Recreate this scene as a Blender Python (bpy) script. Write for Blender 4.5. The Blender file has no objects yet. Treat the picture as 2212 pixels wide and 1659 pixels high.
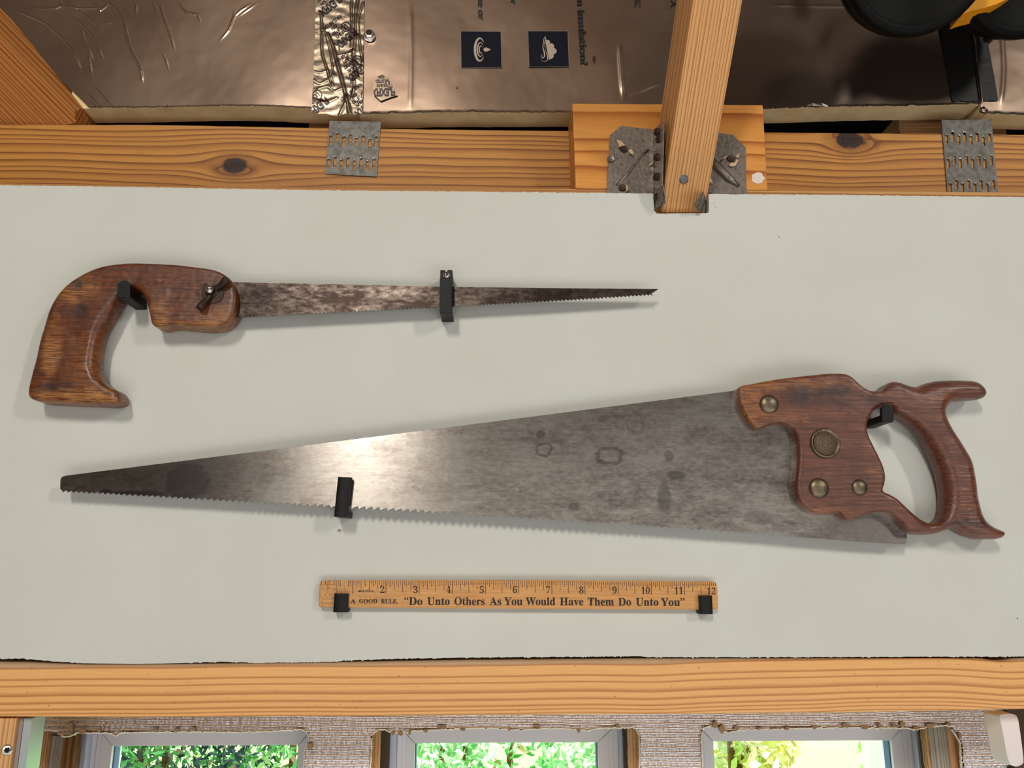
import bpy, bmesh, math, random
import numpy as np
from mathutils import Vector, Matrix, noise as mn
from mathutils.geometry import delaunay_2d_cdt
random.seed(7); rng = np.random.default_rng(7)
SC = bpy.context.scene; COL = SC.collection

# ------------------------------------------------------------------ camera
F, CX, CY = 1662.0, 1106.0, 829.5                 # focal length in pixels of the 2212 x 1659 frame
PITCH, YAW = math.radians(13), math.radians(-1.5)
CAM = np.array([0, -.6, 0.])
cy_, sy_, cp_, sp_ = math.cos(YAW), math.sin(YAW), math.cos(PITCH), math.sin(PITCH)
RZ = np.array([[cy_, -sy_, 0], [sy_, cy_, 0], [0, 0, 1]])
VR, VF, VU = RZ @ np.array([1, 0, 0]), RZ @ np.array([0, cp_, sp_]), RZ @ np.array([0, -sp_, cp_])
cd = bpy.data.cameras.new('camera'); cam = bpy.data.objects.new('camera', cd); COL.objects.link(cam)
cam.location = CAM; cam.rotation_euler = (math.radians(90) + PITCH, 0, YAW)
cd.sensor_width = 36; cd.lens = F / 2212 * 36; cd.clip_start = .01; SC.camera = cam

# ------------------------------------------------------------------ light
SC.view_settings.view_transform = 'Standard'; SC.view_settings.look = 'None'
SC.view_settings.exposure = 0.0; SC.view_settings.gamma = 1.0; SC.view_settings.use_curve_mapping = False
SC.cycles.use_denoising = True
SC.cycles.max_bounces = 8; SC.cycles.sample_clamp_indirect = 6; SC.cycles.caustics_reflective = False
wd = bpy.data.worlds.new('daylight'); SC.world = wd; wd.use_nodes = True
bg = wd.node_tree.nodes['Background']; bg.inputs[0].default_value = (.86, .94, 1, 1); bg.inputs[1].default_value = 6
sd = bpy.data.lights.new('sun', 'SUN'); sd.energy = 13; sd.angle = .02; sd.color = (1, .95, .85)
so = bpy.data.objects.new('sun', sd); COL.objects.link(so); so.rotation_euler = (math.radians(38), 0, math.radians(25)); so.location = (0, -6, 6)

def area(name, loc, target, sx, sy, power, col=(1, 1, 1)):
    l = bpy.data.lights.new(name, 'AREA'); l.shape = 'RECTANGLE'; l.size = sx; l.size_y = sy; l.energy = power; l.color = col
    o = bpy.data.objects.new(name, l); COL.objects.link(o); o.location = loc
    o.rotation_euler = (Vector(target) - Vector(loc)).to_track_quat('-Z', 'Y').to_euler(); return o
area('shop_lamp', (-.50, -2.2, 1.20), (-.1, 0, .1), .18, .42, 23, (1, .96, .88))
area('shop_lamp', (1.95, -2.2, 1.20), (.3, 0, .1), .18, .42, 20.5, (1, .97, .90))
area('low_fill', (.6, -1.5, -1.05), (.4, 0, .2), 2.8, .9, 19, (.98, .99, 1))  # added soft fill from below for the undersides; no real source there
area('rear_fill', (.25, -3.3, -.2), (.1, 0, .2), 3.0, 1.4, 10.5, (1, .98, .95))  # added fill behind the camera, no actual opening stands there

# ------------------------------------------------------------------ helpers
def ray(x, y): return VF + VR * (x - CX) / F - VU * (y - CY) / F
def P(x, y, Y=0.):
    """point of the plane at depth Y behind the wall face seen at photo pixel x, y"""
    d = ray(x, y); return CAM + d * ((Y - CAM[1]) / d[1])
def PXp(x, y, X):
    d = ray(x, y); return CAM + d * ((X - CAM[0]) / d[0])
def lerpx(pts, x): return np.interp(x, [p[0] for p in pts], [p[1] for p in pts])
def zpts(pts, ox, oy, s): return [(ox + a / s, oy + b / s) for a, b in pts]
def lin(c):
    c = c / 255.; return c / 12.92 if c <= .04045 else ((c + .055) / 1.055) ** 2.4
def C(r, g, b): return (lin(r), lin(g), lin(b), 1)
def ns(x, y=0., z=0.): return mn.noise(Vector((x, y, z)))

def tag(o, label=None, cat=None, group=None, kind=None):
    for k, v in (('label', label), ('category', cat), ('group', group), ('kind', kind)):
        if v: o[k] = v
    return o
def thing(name, label, cat, loc, group=None):
    o = bpy.data.objects.new(name, None); COL.objects.link(o); o.location = Vector(loc); o.empty_display_size = .01
    return tag(o, label, cat, group)
def worldloc(o):
    v = Vector((0, 0, 0))
    while o is not None: v += o.location; o = o.parent
    return v
def mk(name, V, Fc, mat, parent=None, wp=None, smooth=False, origin=None):
    """one mesh object from world-space vertices"""
    V = np.asarray(V, float); me = bpy.data.meshes.new(name)
    if origin is None: origin = (V.min(0) + V.max(0)) / 2
    origin = np.asarray(origin, float)
    me.from_pydata((V - origin).tolist(), [], [tuple(int(i) for i in f) for f in Fc])
    a = me.attributes.new('wp', 'FLOAT_VECTOR', 'POINT')
    W = V if wp is None else np.asarray(wp, float)
    a.data.foreach_set('vector', W.astype(np.float32).ravel())
    if smooth: me.polygons.foreach_set('use_smooth', [True] * len(me.polygons))
    me.materials.append(mat)
    bm = bmesh.new(); bm.from_mesh(me); bmesh.ops.recalc_face_normals(bm, faces=bm.faces); bm.to_mesh(me); bm.free()
    me.update()
    o = bpy.data.objects.new(name, me); COL.objects.link(o)
    if parent is not None:
        o.parent = parent; o.location = Vector(origin) - worldloc(parent)
    else: o.location = Vector(origin)
    return o
class MB:
    def __init__(s): s.V = []; s.F = []
    def add(s, V, Fc):
        n = len(s.V); s.V += [tuple(v) for v in V]; s.F += [tuple(i + n for i in f) for f in Fc]; return s
    def build(s, name, mat, parent=None, **k): return mk(name, s.V, s.F, mat, parent, **k)
BOXF = [(0, 1, 2, 3), (7, 6, 5, 4), (0, 4, 5, 1), (1, 5, 6, 2), (2, 6, 7, 3), (3, 7, 4, 0)]
def box_v(x0, x1, y0, y1, z0, z1):
    return [(x0, y0, z0), (x1, y0, z0), (x1, y0, z1), (x0, y0, z1), (x0, y1, z0), (x1, y1, z0), (x1, y1, z1), (x0, y1, z1)]
def bevel_obj(o, w, seg=2):
    m = o.modifiers.new('bevel', 'BEVEL'); m.width = w; m.segments = seg; m.limit_method = 'ANGLE'; m.angle_limit = .6
    for p in o.data.polygons: p.use_smooth = True
    if len(o.data.polygons) < 400:
        m2 = o.modifiers.new('wn', 'WEIGHTED_NORMAL'); m2.keep_sharp = True
    return o
def spline(pts, step, closed=True):
    """Catmull-Rom resample of a px polyline"""
    p = np.array(pts, float); n = len(p); out = []
    rng_ = range(n if closed else n - 1)
    for i in rng_:
        if closed: a, b, c, d = p[(i - 1) % n], p[i], p[(i + 1) % n], p[(i + 2) % n]
        else: a, b, c, d = p[max(i - 1, 0)], p[i], p[i + 1], p[min(i + 2, n - 1)]
        L = np.linalg.norm(c - b); k = max(1, int(round(L / step)))
        for j in range(k):
            t = j / k
            out.append(.5 * ((2 * b) + (-a + c) * t + (2 * a - 5 * b + 4 * c - d) * t * t + (-a + 3 * b - 3 * c + d) * t ** 3))
    if not closed: out.append(p[-1])
    return np.array(out)
def toXZ(px, Y): return np.array([P(a, b, Y)[[0, 2]] for a, b in px])
def inside(poly, pts):
    x, z = pts[:, 0], pts[:, 1]; r = np.zeros(len(pts), bool); a = poly; b = np.roll(poly, -1, 0)
    for (x1, z1), (x2, z2) in zip(a, b):
        c = (z1 > z) != (z2 > z)
        if c.any(): r ^= c & (x < (x2 - x1) * (z - z1) / (z2 - z1 + 1e-18) + x1)
    return r
def segdist(pts, A, B):
    d = np.full(len(pts), 1e9)
    for a, b in zip(A, B):
        ab = b - a; t = np.clip(((pts - a) @ ab) / (ab @ ab + 1e-18), 0, 1)
        d = np.minimum(d, np.linalg.norm(pts - (a + t[:, None] * ab), axis=1))
    return d
def cdt(loops, extra=None):
    """triangulate the area between an outline and its holes -> (points, triangles, boundary count)"""
    pts = [p for L in loops for p in L]; ed = []; n = 0
    for L in loops:
        m = len(L); ed += [(n + i, n + (i + 1) % m) for i in range(m)]; n += m
    nb = len(pts)
    if extra is not None: pts = pts + list(extra)
    S = 1000.
    r = delaunay_2d_cdt([Vector((p[0] * S, p[1] * S)) for p in pts], ed, [], 0, 1e-5)
    V = np.array([[v.x, v.y] for v in r[0]]) / S; T = np.array([list(f) for f in r[2]])
    c = V[T].mean(1); k = inside(np.array(loops[0]), c)
    for h in loops[1:]: k &= ~inside(np.array(h), c)
    T = T[k]
    ec = {}
    for t in T:
        for a, b in ((t[0], t[1]), (t[1], t[2]), (t[2], t[0])):
            q = (min(a, b), max(a, b)); ec[q] = ec.get(q, 0) + 1
    B = [q for q, n_ in ec.items() if n_ == 1]
    return V, T, B
def plate(name, loops, Yf, th, mat, parent=None, wp=None, **k):
    """flat piece with holes, front face at Yf, facing the room"""
    V, T, B = cdt(loops); n = len(V)
    W = [(a, Yf, b) for a, b in V] + [(a, Yf + th, b) for a, b in V]
    Fc = [tuple(t) for t in T] + [tuple(i + n for i in t[::-1]) for t in T] + [(a, b, b + n, a + n) for a, b in B]
    return mk(name, W, Fc, mat, parent, wp=wp, **k)
def relief(name, outline, holes, Yc, H, rfun, mat, parent, bump=None, step=.0016):
    """rounded two-sided wooden body; rfun(points) gives the edge rounding radius"""
    loops = [outline] + holes
    A = np.concatenate(loops); Bq = np.concatenate([np.roll(l, -1, 0) for l in loops])
    ex = []
    for L in loops:
        t = np.roll(L, -1, 0) - np.roll(L, 1, 0); nrm = np.stack([-t[:, 1], t[:, 0]], 1); nrm /= np.linalg.norm(nrm, axis=1)[:, None] + 1e-12
        for k in (.0003, .001, .002):
            for sgn in (1, -1):
                q = L[::(1 if k < .0015 else 2)] + sgn * k * nrm[::(1 if k < .0015 else 2)]
                ex.append((q, k))
    keep = []
    for q, k in ex:
        m = inside(outline, q)
        for h in holes: m &= ~inside(h, q)
        q = q[m]; d = segdist(q, A, Bq); keep.append(q[d > .8 * k])
    x0, z0 = outline.min(0); x1, z1 = outline.max(0)
    gx, gz = np.meshgrid(np.arange(x0, x1, step), np.arange(z0, z1, step)); g = np.stack([gx.ravel(), gz.ravel()], 1)
    g[:, 0] += (np.round((g[:, 1] - z0) / step) % 2) * step / 2
    m = inside(outline, g)
    for h in holes: m &= ~inside(h, g)
    g = g[m]; d = segdist(g, A, Bq); keep.append(g[d > .0028])
    V, T, B = cdt(loops, np.concatenate(keep)); d = segdist(V, A, Bq); n = len(V)
    bset = {i for e in B for i in e}
    for i in bset: d[i] = 0
    r = rfun(V); q = np.minimum(d, r); h = H - r + np.sqrt(np.maximum(r * r - (r - q) ** 2, 0))
    hb = h if bump is None else h + bump(V, d)
    W = [(V[i, 0], Yc - hb[i], V[i, 1]) for i in range(n)] + [(V[i, 0], Yc + h[i], V[i, 1]) for i in range(n)]
    Fc = [tuple(t) for t in T] + [tuple(i + n for i in t[::-1]) for t in T] + [(a, b, b + n, a + n) for a, b in B]
    return mk(name, W, Fc, mat, parent, smooth=True)
def lathe(prof, seg, c, axis=(0, -1, 0), spin=0.):
    """prof: (radius, height along axis); returns verts, faces"""
    ax = Vector(axis).normalized(); e1 = ax.orthogonal().normalized(); e2 = ax.cross(e1); V = []; Fc = []
    for r, h in prof:
        for k in range(seg):
            a = 2 * math.pi * k / seg + spin; V.append(tuple(Vector(c) + ax * h + (e1 * math.cos(a) + e2 * math.sin(a)) * r))
    for i in range(len(prof) - 1):
        for k in range(seg): Fc.append((i * seg + k, i * seg + (k + 1) % seg, (i + 1) * seg + (k + 1) % seg, (i + 1) * seg + k))
    Fc.append(tuple(range(seg))[::-1]); Fc.append(tuple((len(prof) - 1) * seg + k for k in range(seg)))
    return V, Fc
def tube(pts, r, seg=8):
    pts = [Vector(p) for p in pts]; V = []; Fc = []; n = len(pts); e = None
    for i, p in enumerate(pts):
        t = (pts[min(i + 1, n - 1)] - pts[max(i - 1, 0)]).normalized()
        e = t.orthogonal().normalized() if e is None else (e - t * e.dot(t)).normalized()
        b = t.cross(e); rr = r(i / (n - 1)) if callable(r) else r
        for k in range(seg): a = 2 * math.pi * k / seg; V.append(tuple(p + (e * math.cos(a) + b * math.sin(a)) * rr))
    for i in range(n - 1):
        for k in range(seg): Fc.append((i * seg + k, i * seg + (k + 1) % seg, (i + 1) * seg + (k + 1) % seg, (i + 1) * seg + k))
    Fc += [tuple(range(seg))[::-1], tuple((n - 1) * seg + k for k in range(seg))]
    return V, Fc
def serif(s):
    o = ''
    for c in s:
        if 'A' <= c <= 'Z': o += chr(0x1D400 + ord(c) - 65)
        elif 'a' <= c <= 'z': o += chr(0x1D41A + ord(c) - 97)
        elif '0' <= c <= '9': o += chr(0x1D7CE + ord(c) - 48)
        else: o += c
    return o
def text2d(s, bold=0., sub=0):
    """text as flat triangles: verts (n,2) and faces"""
    c = bpy.data.curves.new('lettering', 'FONT'); c.body = s; c.offset = bold; c.resolution_u = 5
    o = bpy.data.objects.new('lettering', c); COL.objects.link(o)
    dg = bpy.context.evaluated_depsgraph_get(); me = bpy.data.meshes.new_from_object(o.evaluated_get(dg))
    bpy.data.objects.remove(o); bpy.data.curves.remove(c)
    bm = bmesh.new(); bm.from_mesh(me); bmesh.ops.triangulate(bm, faces=bm.faces)
    bmesh.ops.remove_doubles(bm, verts=bm.verts, dist=1e-5)
    if sub: bmesh.ops.subdivide_edges(bm, edges=[e for e in bm.edges if e.calc_length() > .12], cuts=sub, use_grid_fill=False)
    V = np.array([[v.co.x, v.co.y] for v in bm.verts]); Fc = [tuple(v.index for v in f.verts) for f in bm.faces]
    bm.free(); bpy.data.meshes.remove(me); return V, Fc

# ------------------------------------------------------------------ materials
class N:
    def __init__(s, name):
        s.m = bpy.data.materials.new(name); s.m.use_nodes = True; s.t = s.m.node_tree; s.b = s.t.nodes['Principled BSDF']
        a = s.t.nodes.new('ShaderNodeAttribute'); a.attribute_name = 'wp'; s.wp = a.outputs['Vector']
        q = s.t.nodes.new('ShaderNodeSeparateXYZ'); s.t.links.new(s.wp, q.inputs[0]); s.u, s.w, s.v = q.outputs
    def put(s, sock, v):
        if isinstance(v, bpy.types.NodeSocket): s.t.links.new(v, sock)
        else: sock.default_value = v
    def ma(s, op, a, b=0., c=None, clamp=False):
        n = s.t.nodes.new('ShaderNodeMath'); n.operation = op; n.use_clamp = clamp
        s.put(n.inputs[0], a); s.put(n.inputs[1], b)
        if c is not None: s.put(n.inputs[2], c)
        return n.outputs[0]
    def vec(s, x, y, z):
        n = s.t.nodes.new('ShaderNodeCombineXYZ'); s.put(n.inputs[0], x); s.put(n.inputs[1], y); s.put(n.inputs[2], z); return n.outputs[0]
    def scl(s, sx, sy, sz):
        n = s.t.nodes.new('ShaderNodeVectorMath'); n.operation = 'MULTIPLY'; s.put(n.inputs[0], s.wp); n.inputs[1].default_value = (sx, sy, sz); return n.outputs[0]
    def noise(s, v, scale=1., detail=3., rough=.55, dist=0.):
        n = s.t.nodes.new('ShaderNodeTexNoise'); s.put(n.inputs['Vector'], v); n.inputs['Scale'].default_value = scale
        n.inputs['Detail'].default_value = detail; n.inputs['Roughness'].default_value = rough; n.inputs['Distortion'].default_value = dist
        return n.outputs[0]
    def n1(s, w, scale=1., detail=2.):
        n = s.t.nodes.new('ShaderNodeTexNoise'); n.noise_dimensions = '1D'; s.put(n.inputs['W'], w); n.inputs['Scale'].default_value = scale; n.inputs['Detail'].default_value = detail
        return n.outputs[0]
    def ramp(s, f, stops, interp='LINEAR'):
        n = s.t.nodes.new('ShaderNodeValToRGB'); cr = n.color_ramp; cr.interpolation = interp; s.put(n.inputs[0], f)
        while len(cr.elements) < len(stops): cr.elements.new(.5)
        for i, (p, c) in enumerate(stops):
            cr.elements[i].position = p
        for i, (p, c) in enumerate(stops): cr.elements[i].color = c if len(c) == 4 else tuple(c) + (1,)
        return n.outputs[0]
    def mix(s, f, a, b, mode='MIX'):
        n = s.t.nodes.new('ShaderNodeMix'); n.data_type = 'RGBA'; n.blend_type = mode; s.put(n.inputs[0], f); s.put(n.inputs[6], a); s.put(n.inputs[7], b); return n.outputs[2]
    def mr(s, v, a, b, c=0., d=1.):
        n = s.t.nodes.new('ShaderNodeMapRange'); s.put(n.inputs[0], v)
        for i, q in enumerate((a, b, c, d)): s.put(n.inputs[i + 1], q)
        return n.outputs[0]
    def bump(s, h, strength=.3, dist=.001, nrm=None):
        n = s.t.nodes.new('ShaderNodeBump'); n.inputs['Strength'].default_value = strength; n.inputs['Distance'].default_value = dist; s.put(n.inputs['Height'], h)
        if nrm is not None: s.put(n.inputs['Normal'], nrm)
        s.t.links.new(n.outputs[0], s.b.inputs['Normal']); return n.outputs[0]
    def set(s, **k):
        names = dict(col='Base Color', met='Metallic', rough='Roughness', spec='Specular IOR Level', aniso='Anisotropic', arot='Anisotropic Rotation', coat='Coat Weight', coatr='Coat Roughness', trans='Transmission Weight', alpha='Alpha', tan='Tangent', ior='IOR')
        for a, v in k.items(): s.put(s.b.inputs[names[a]], v)
        return s.m
    def blob(s, u0, v0, ru, rv, soft=.35, wob=.25, ws=60):
        """1 inside an ellipse with a wobbly edge"""
        du = s.ma('DIVIDE', s.ma('SUBTRACT', s.u, u0), ru); dv = s.ma('DIVIDE', s.ma('SUBTRACT', s.v, v0), rv)
        r = s.ma('SQRT', s.ma('ADD', s.ma('MULTIPLY', du, du), s.ma('MULTIPLY', dv, dv)))
        r = s.ma('ADD', r, s.ma('MULTIPLY', s.ma('SUBTRACT', s.noise(s.wp, ws, 3), .5), wob * 4))
        return s.mr(r, 1 - soft, 1 + soft, 1, 0), r

def g3(v): return (v, v, v, 1)
WHITE, BLACK = g3(1), g3(0)
def wood(name, light, dark, period, warp=.004, wl=3.5, knots=(), rough=.55, tilt=.5, mid=None, worn=.0, phase=0., irregular=1.2, bump=.25, vs=14.):
    m = N(name); v = m.ma('ADD', m.v, m.ma('MULTIPLY', m.w, tilt))
    lo = m.noise(m.vec(m.ma('MULTIPLY', m.u, wl), m.ma('MULTIPLY', v, vs), m.ma('ADD', m.w, phase)), 1., 2.)
    v2 = m.ma('ADD', v, m.ma('MULTIPLY', m.ma('SUBTRACT', lo, .5), warp * 2)); kn = None
    for (uk, vk, R, asp, depth) in knots:
        du = m.ma('DIVIDE', m.ma('SUBTRACT', m.u, uk), asp); dv = m.ma('SUBTRACT', m.v, vk)
        r2 = m.ma('ADD', m.ma('MULTIPLY', du, du), m.ma('MULTIPLY', dv, dv))
        v2 = m.ma('SUBTRACT', v2, m.ma('MULTIPLY', m.ma('DIVIDE', m.ma('MULTIPLY', dv, R * R * 1.6), m.ma('ADD', r2, R * R * .35)), 1.))
        du2 = m.ma('DIVIDE', m.ma('SUBTRACT', m.u, uk), 1.45)
        r = m.ma('SQRT', m.ma('ADD', m.ma('MULTIPLY', du2, du2), m.ma('MULTIPLY', dv, dv)))
        r = m.ma('ADD', r, m.ma('MULTIPLY', m.ma('SUBTRACT', m.noise(m.wp, 130, 3), .5), R * depth))
        k = m.mr(r, R * .95, R * .72, 0, 1); halo = m.mr(r, R * 1.9, R * .9, 0, .6)
        kn = (k, halo, r, R) if kn is None else (m.ma('MAXIMUM', kn[0], k), m.ma('MAXIMUM', kn[1], halo), r, R)
    ph = m.ma('ADD', m.ma('DIVIDE', v2, period), m.ma('MULTIPLY', m.n1(v2, .35 / period, 1.), irregular * 2))
    fr = m.ma('FRACT', ph); md = mid or tuple((a * .55 + b * .45) for a, b in zip(light, dark))
    c = m.ramp(fr, [(0, light), (.42, light), (.72, md), (.9, dark), (.965, dark), (1, light)])
    fib = m.noise(m.vec(m.ma('MULTIPLY', m.u, 35), m.ma('MULTIPLY', m.v, 1500), m.ma('MULTIPLY', m.w, 1500)), 1., 2.)
    c = m.mix(.35, c, m.ramp(fib, [(.25, g3(.45)), (.6, g3(1)), (1, g3(1))]), 'MULTIPLY')
    big = m.noise(m.vec(m.ma('MULTIPLY', m.u, 9), m.ma('MULTIPLY', m.v, 30), m.w), 1., 3.)
    c = m.mix(m.mr(big, .45, .75, 0, .45), c, md)
    if kn:
        c = m.mix(kn[1], c, C(105, 55, 20)); kc = m.ramp(m.ma('FRACT', m.ma('DIVIDE', kn[2], kn[3] * .28)), [(0, C(52, 27, 14)), (.8, C(28, 14, 9)), (1, C(60, 32, 16))])
        c = m.mix(kn[0], c, kc)
    m.bump(m.ma('ADD', fib, m.ma('MULTIPLY', fr, .6)), bump, .0006)
    return m.set(col=c, rough=rough, spec=.35)
def plain(name, col, rough=.5, met=0., bs=0., bscale=400, **k):
    m = N(name)
    if bs: m.bump(m.noise(m.wp, bscale, 3), bs, .001)
    return m.set(col=col, rough=rough, met=met, **k)

# painted drywall with orange peel roller texture
m = N('painted_drywall'); h = m.ma('ADD', m.noise(m.wp, 420, 3, .5), m.ma('MULTIPLY', m.noise(m.wp, 60, 2), .8))
m.bump(h, .28, .0009)
blot = m.mr(m.noise(m.wp, 9, 2), .3, .7, 0, 1)
wall_m = m.set(col=m.mix(blot, C(204, 204, 195), C(209, 210, 202)), rough=.62, spec=.3)
gyp = plain('gypsum_core', C(214, 209, 198), .9, 0, .6, 900)

U0 = lambda x, y, Y: P(x, y, Y)
k1 = P(507, 358, .05); k2 = P(1836, 302, .05)
beam_m = wood('pine_beam', C(196, 136, 62), C(122, 70, 22), .0062, .007, 4, [(k1[0], k1[2], .0092, 2.3, .25), (k2[0], k2[2], .0115, 1.7, 1.0)], mid=C(168, 108, 44), rough=.5)
plate_m = wood('pine_plate', C(216, 166, 104), C(176, 112, 58), .005, .002, 2, rough=.55)
block_m = wood('pine_block', C(222, 152, 72), C(166, 92, 32), .017, .007, 7, rough=.36, mid=C(205, 132, 56), phase=3.3, irregular=.8, vs=8)
rafter_m = wood('fir_rafter', C(226, 172, 112), C(176, 106, 52), .0027, .002, 3, rough=.55, mid=C(212, 150, 90), tilt=.3, irregular=.9, bump=.35)
diag_m = wood('pine_brace', C(190, 124, 62), C(126, 70, 28), .0036, .0025, 3, rough=.6, mid=C(165, 98, 44), phase=8)
stud_m = wood('pine_stud', C(226, 176, 120), C(180, 118, 66), .004, .003, 3, rough=.6, phase=2)
osb_m = wood('raw_pine_edge', C(205, 160, 112), C(158, 104, 62), .0035, .004, 12, rough=.8, phase=5, bump=.8)
grey_m = wood('weathered_pine', C(176, 170, 156), C(128, 116, 98), .003, .002, 6, rough=.8, phase=6, bump=.7)
brown_m = wood('torn_brown_wood', C(150, 100, 58), C(84, 50, 26), .004, .004, 14, rough=.85, phase=9, bump=1.)

# header beam: growth rings laid out band by band across the 38 mm edge
m = N('header_pine')
wav = m.noise(m.vec(m.ma('MULTIPLY', m.u, 5.5), m.ma('MULTIPLY', m.v, 6), 1.3), 1., 2.)
uk, vk = P(2185, 1424)[0], P(2185, 1424)[2]
du = m.ma('DIVIDE', m.ma('SUBTRACT', m.u, uk), .035); dip = m.ma('DIVIDE', 1., m.ma('ADD', 1., m.ma('MULTIPLY', du, du)))
du = m.ma('DIVIDE', m.ma('SUBTRACT', m.u, P(1400, 1424)[0]), .05); dip2 = m.ma('DIVIDE', 1., m.ma('ADD', 1., m.ma('MULTIPLY', du, du)))
top = m.mr(m.u, -.36, .40, -.0745, -.0705)
vv = m.ma('SUBTRACT', top, m.v)
vv = m.ma('ADD', vv, m.ma('MULTIPLY', m.ma('SUBTRACT', wav, .5), .0045))
vv = m.ma('ADD', vv, m.ma('MULTIPLY', m.mr(m.u, -.1, .42, 0, 1), .004))
vv = m.ma('SUBTRACT', vv, m.ma('ADD', m.ma('MULTIPLY', dip, .0045), m.ma('MULTIPLY', dip2, .0022)))
t = m.mr(vv, 0, .040, 0, 1)
LH, DH = C(238, 178, 112), C(190, 122, 62)
st = [(0, C(196, 160, 122)), (.045, DH)]
for a, w_ in ((.05, 0), (.245, .05), (.355, .04), (.52, .09), (.65, .06), (.755, .05), (.82, .03), (.885, .03), (.955, .03)):
    if w_: st += [(a - w_, LH), (a - .012, DH)]
    st += [(a + .006, LH)]
rc = m.ramp(t, st[:32])
fib = m.noise(m.scl(45, 900, 1400), 1., 3.); rc = m.mix(.22, rc, m.ramp(fib, [(.3, g3(.6)), (.6, WHITE)]), 'MULTIPLY')
spk = m.ramp(m.noise(m.scl(260, 400, 420), 1., 2.), [(.0, WHITE), (.70, WHITE), (.76, C(190, 130, 80))])
rc = m.mix(.7, rc, spk, 'MULTIPLY')
m.bump(m.ma('ADD', fib, m.noise(m.wp, 500, 2)), .3, .0006)
header_m = m.set(col=rc, rough=.5, spec=.4)

def handle_wood(name, base, dark, worn, pale, horizontal_period, stains=(), phase=0., roughv=.36, streak=.6, wears=()):
    m = N(name)
    g = m.noise(m.vec(m.ma('MULTIPLY', m.u, 22), m.ma('MULTIPLY', m.v, 700), m.ma('ADD', m.ma('MULTIPLY', m.w, 300), phase)), 1., 4., .6)
    c = m.ramp(g, [(.25, dark), (.48, base), (.75, worn)])
    b = m.noise(m.scl(60, 60, 90), 1., 4., .6); c = m.mix(m.mr(b, .42, .75, 0, .55), c, dark)
    fine = m.noise(m.scl(90, 500, 1500), 1., 3.); c = m.mix(streak, c, m.ramp(fine, [(.3, g3(.35)), (.55, WHITE)]), 'MULTIPLY')
    for (x, y, rx, ry, s_) in wears:
        p = P(x, y, -.024); k, _ = m.blob(p[0], p[2], rx * .00037, ry * .00037, .5, .55, 140)
        c = m.mix(m.ma('MULTIPLY', k, m.mr(fine, .35, .62, 0, s_)), c, pale)
    for (x, y, rx, ry, s_) in stains:
        p = P(x, y, -.024); k, _ = m.blob(p[0], p[2], rx * .00037, ry * .00037, .6, .5, 120)
        c = m.mix(m.ma('MULTIPLY', k, s_), c, C(34, 24, 28))
    ring = m.ma('SINE', m.ma('MULTIPLY', m.ma('ADD', m.v, m.ma('MULTIPLY', m.noise(m.scl(9, 9, 9), 1., 1.), .02)), 6.283 / horizontal_period))
    m.bump(m.ma('ADD', m.ma('ADD', fine, m.ma('MULTIPLY', ring, .18)), m.ma('MULTIPLY', m.noise(m.scl(130, 200, 420), 1., 3.), 1.3)), .42, .0007)
    return m.set(col=c, rough=m.mr(b, .3, .8, roughv - .1, roughv + .18), coat=.25, coatr=.28, spec=.45)
comp_m = handle_wood('worn_beech', C(102, 50, 21), C(60, 31, 16), C(126, 66, 29), C(170, 116, 62), .004,
    [(168, 612, 16, 12, .75), (172, 668, 14, 20, .7), (112, 836, 30, 9, .8), (455, 640, 30, 26, .35), (282, 610, 14, 5, .5)],
    wears=[(150, 620, 46, 30, .9), (110, 760, 16, 60, .9), (160, 855, 90, 14, 1.), (340, 690, 20, 40, .7), (420, 700, 70, 12, .8), (190, 790, 40, 60, .35), (470, 680, 40, 20, .6)])
saw_m = handle_wood('varnished_apple_wood', C(108, 60, 42), C(76, 40, 30), C(130, 78, 52), C(160, 104, 54), .0032,
    [(1735, 855, 34, 22, .75), (1800, 845, 30, 10, .7), (1815, 872, 22, 12, .5), (1885, 868, 22, 12, .5), (1770, 1050, 60, 30, .22), (1850, 1020, 22, 50, .3), (2095, 1130, 45, 8, .6)],
    phase=4., wears=[(1615, 860, 30, 60, .9), (1700, 832, 110, 12, .8), (1660, 900, 60, 14, .5), (1740, 1105, 60, 14, .6), (1880, 1018, 22, 4, .9)])

def steel(name, base, patina, rough, aniso, stains, u_rust=(), pat_lo=.42, pat_hi=.68):
    m = N(name); tn = m.t.nodes.new('ShaderNodeTangent'); tn.direction_type = 'RADIAL'; tn.axis = 'X'
    brush = m.noise(m.scl(28, 10, 3000), 1., 3.); big = m.noise(m.scl(26, 20, 60), 1., 5., .65); mott = m.noise(m.scl(220, 100, 420), 1., 4., .6)
    k = m.mr(m.ma('ADD', m.ma('MULTIPLY', big, .6), m.ma('MULTIPLY', mott, .4)), pat_lo, pat_hi, 0, 1)
    c = m.mix(k, base, patina)
    c = m.mix(.35, c, m.ramp(brush, [(.3, g3(.45)), (.6, WHITE)]), 'MULTIPLY')
    extra = None
    for s_ in stains:
        kind, x, y, rx, ry, amt = s_; p = P(x, y, -.014)
        b_, r = m.blob(p[0], p[2], rx * .00036, ry * .00036, .18, .22, 150)
        if kind == 'ring': b_ = m.mr(m.ma('ABSOLUTE', m.ma('SUBTRACT', r, .85)), .08, .26, 1, 0)
        b_ = m.ma('MULTIPLY', b_, amt); extra = b_ if extra is None else m.ma('MAXIMUM', extra, b_)
    ro = m.mr(k, 0, 1, rough, rough + .08)
    if extra is not None:
        c = m.mix(extra, c, C(58, 54, 52)); ro = m.ma('ADD', ro, m.ma('MULTIPLY', extra, .2))
    m.bump(m.ma('ADD', m.ma('MULTIPLY', brush, .7), mott), .16, .0003)
    m.set(col=c, met=.92, rough=ro, aniso=aniso)
    m.t.links.new(tn.outputs[0], m.b.inputs['Tangent']); return m.m
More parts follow.
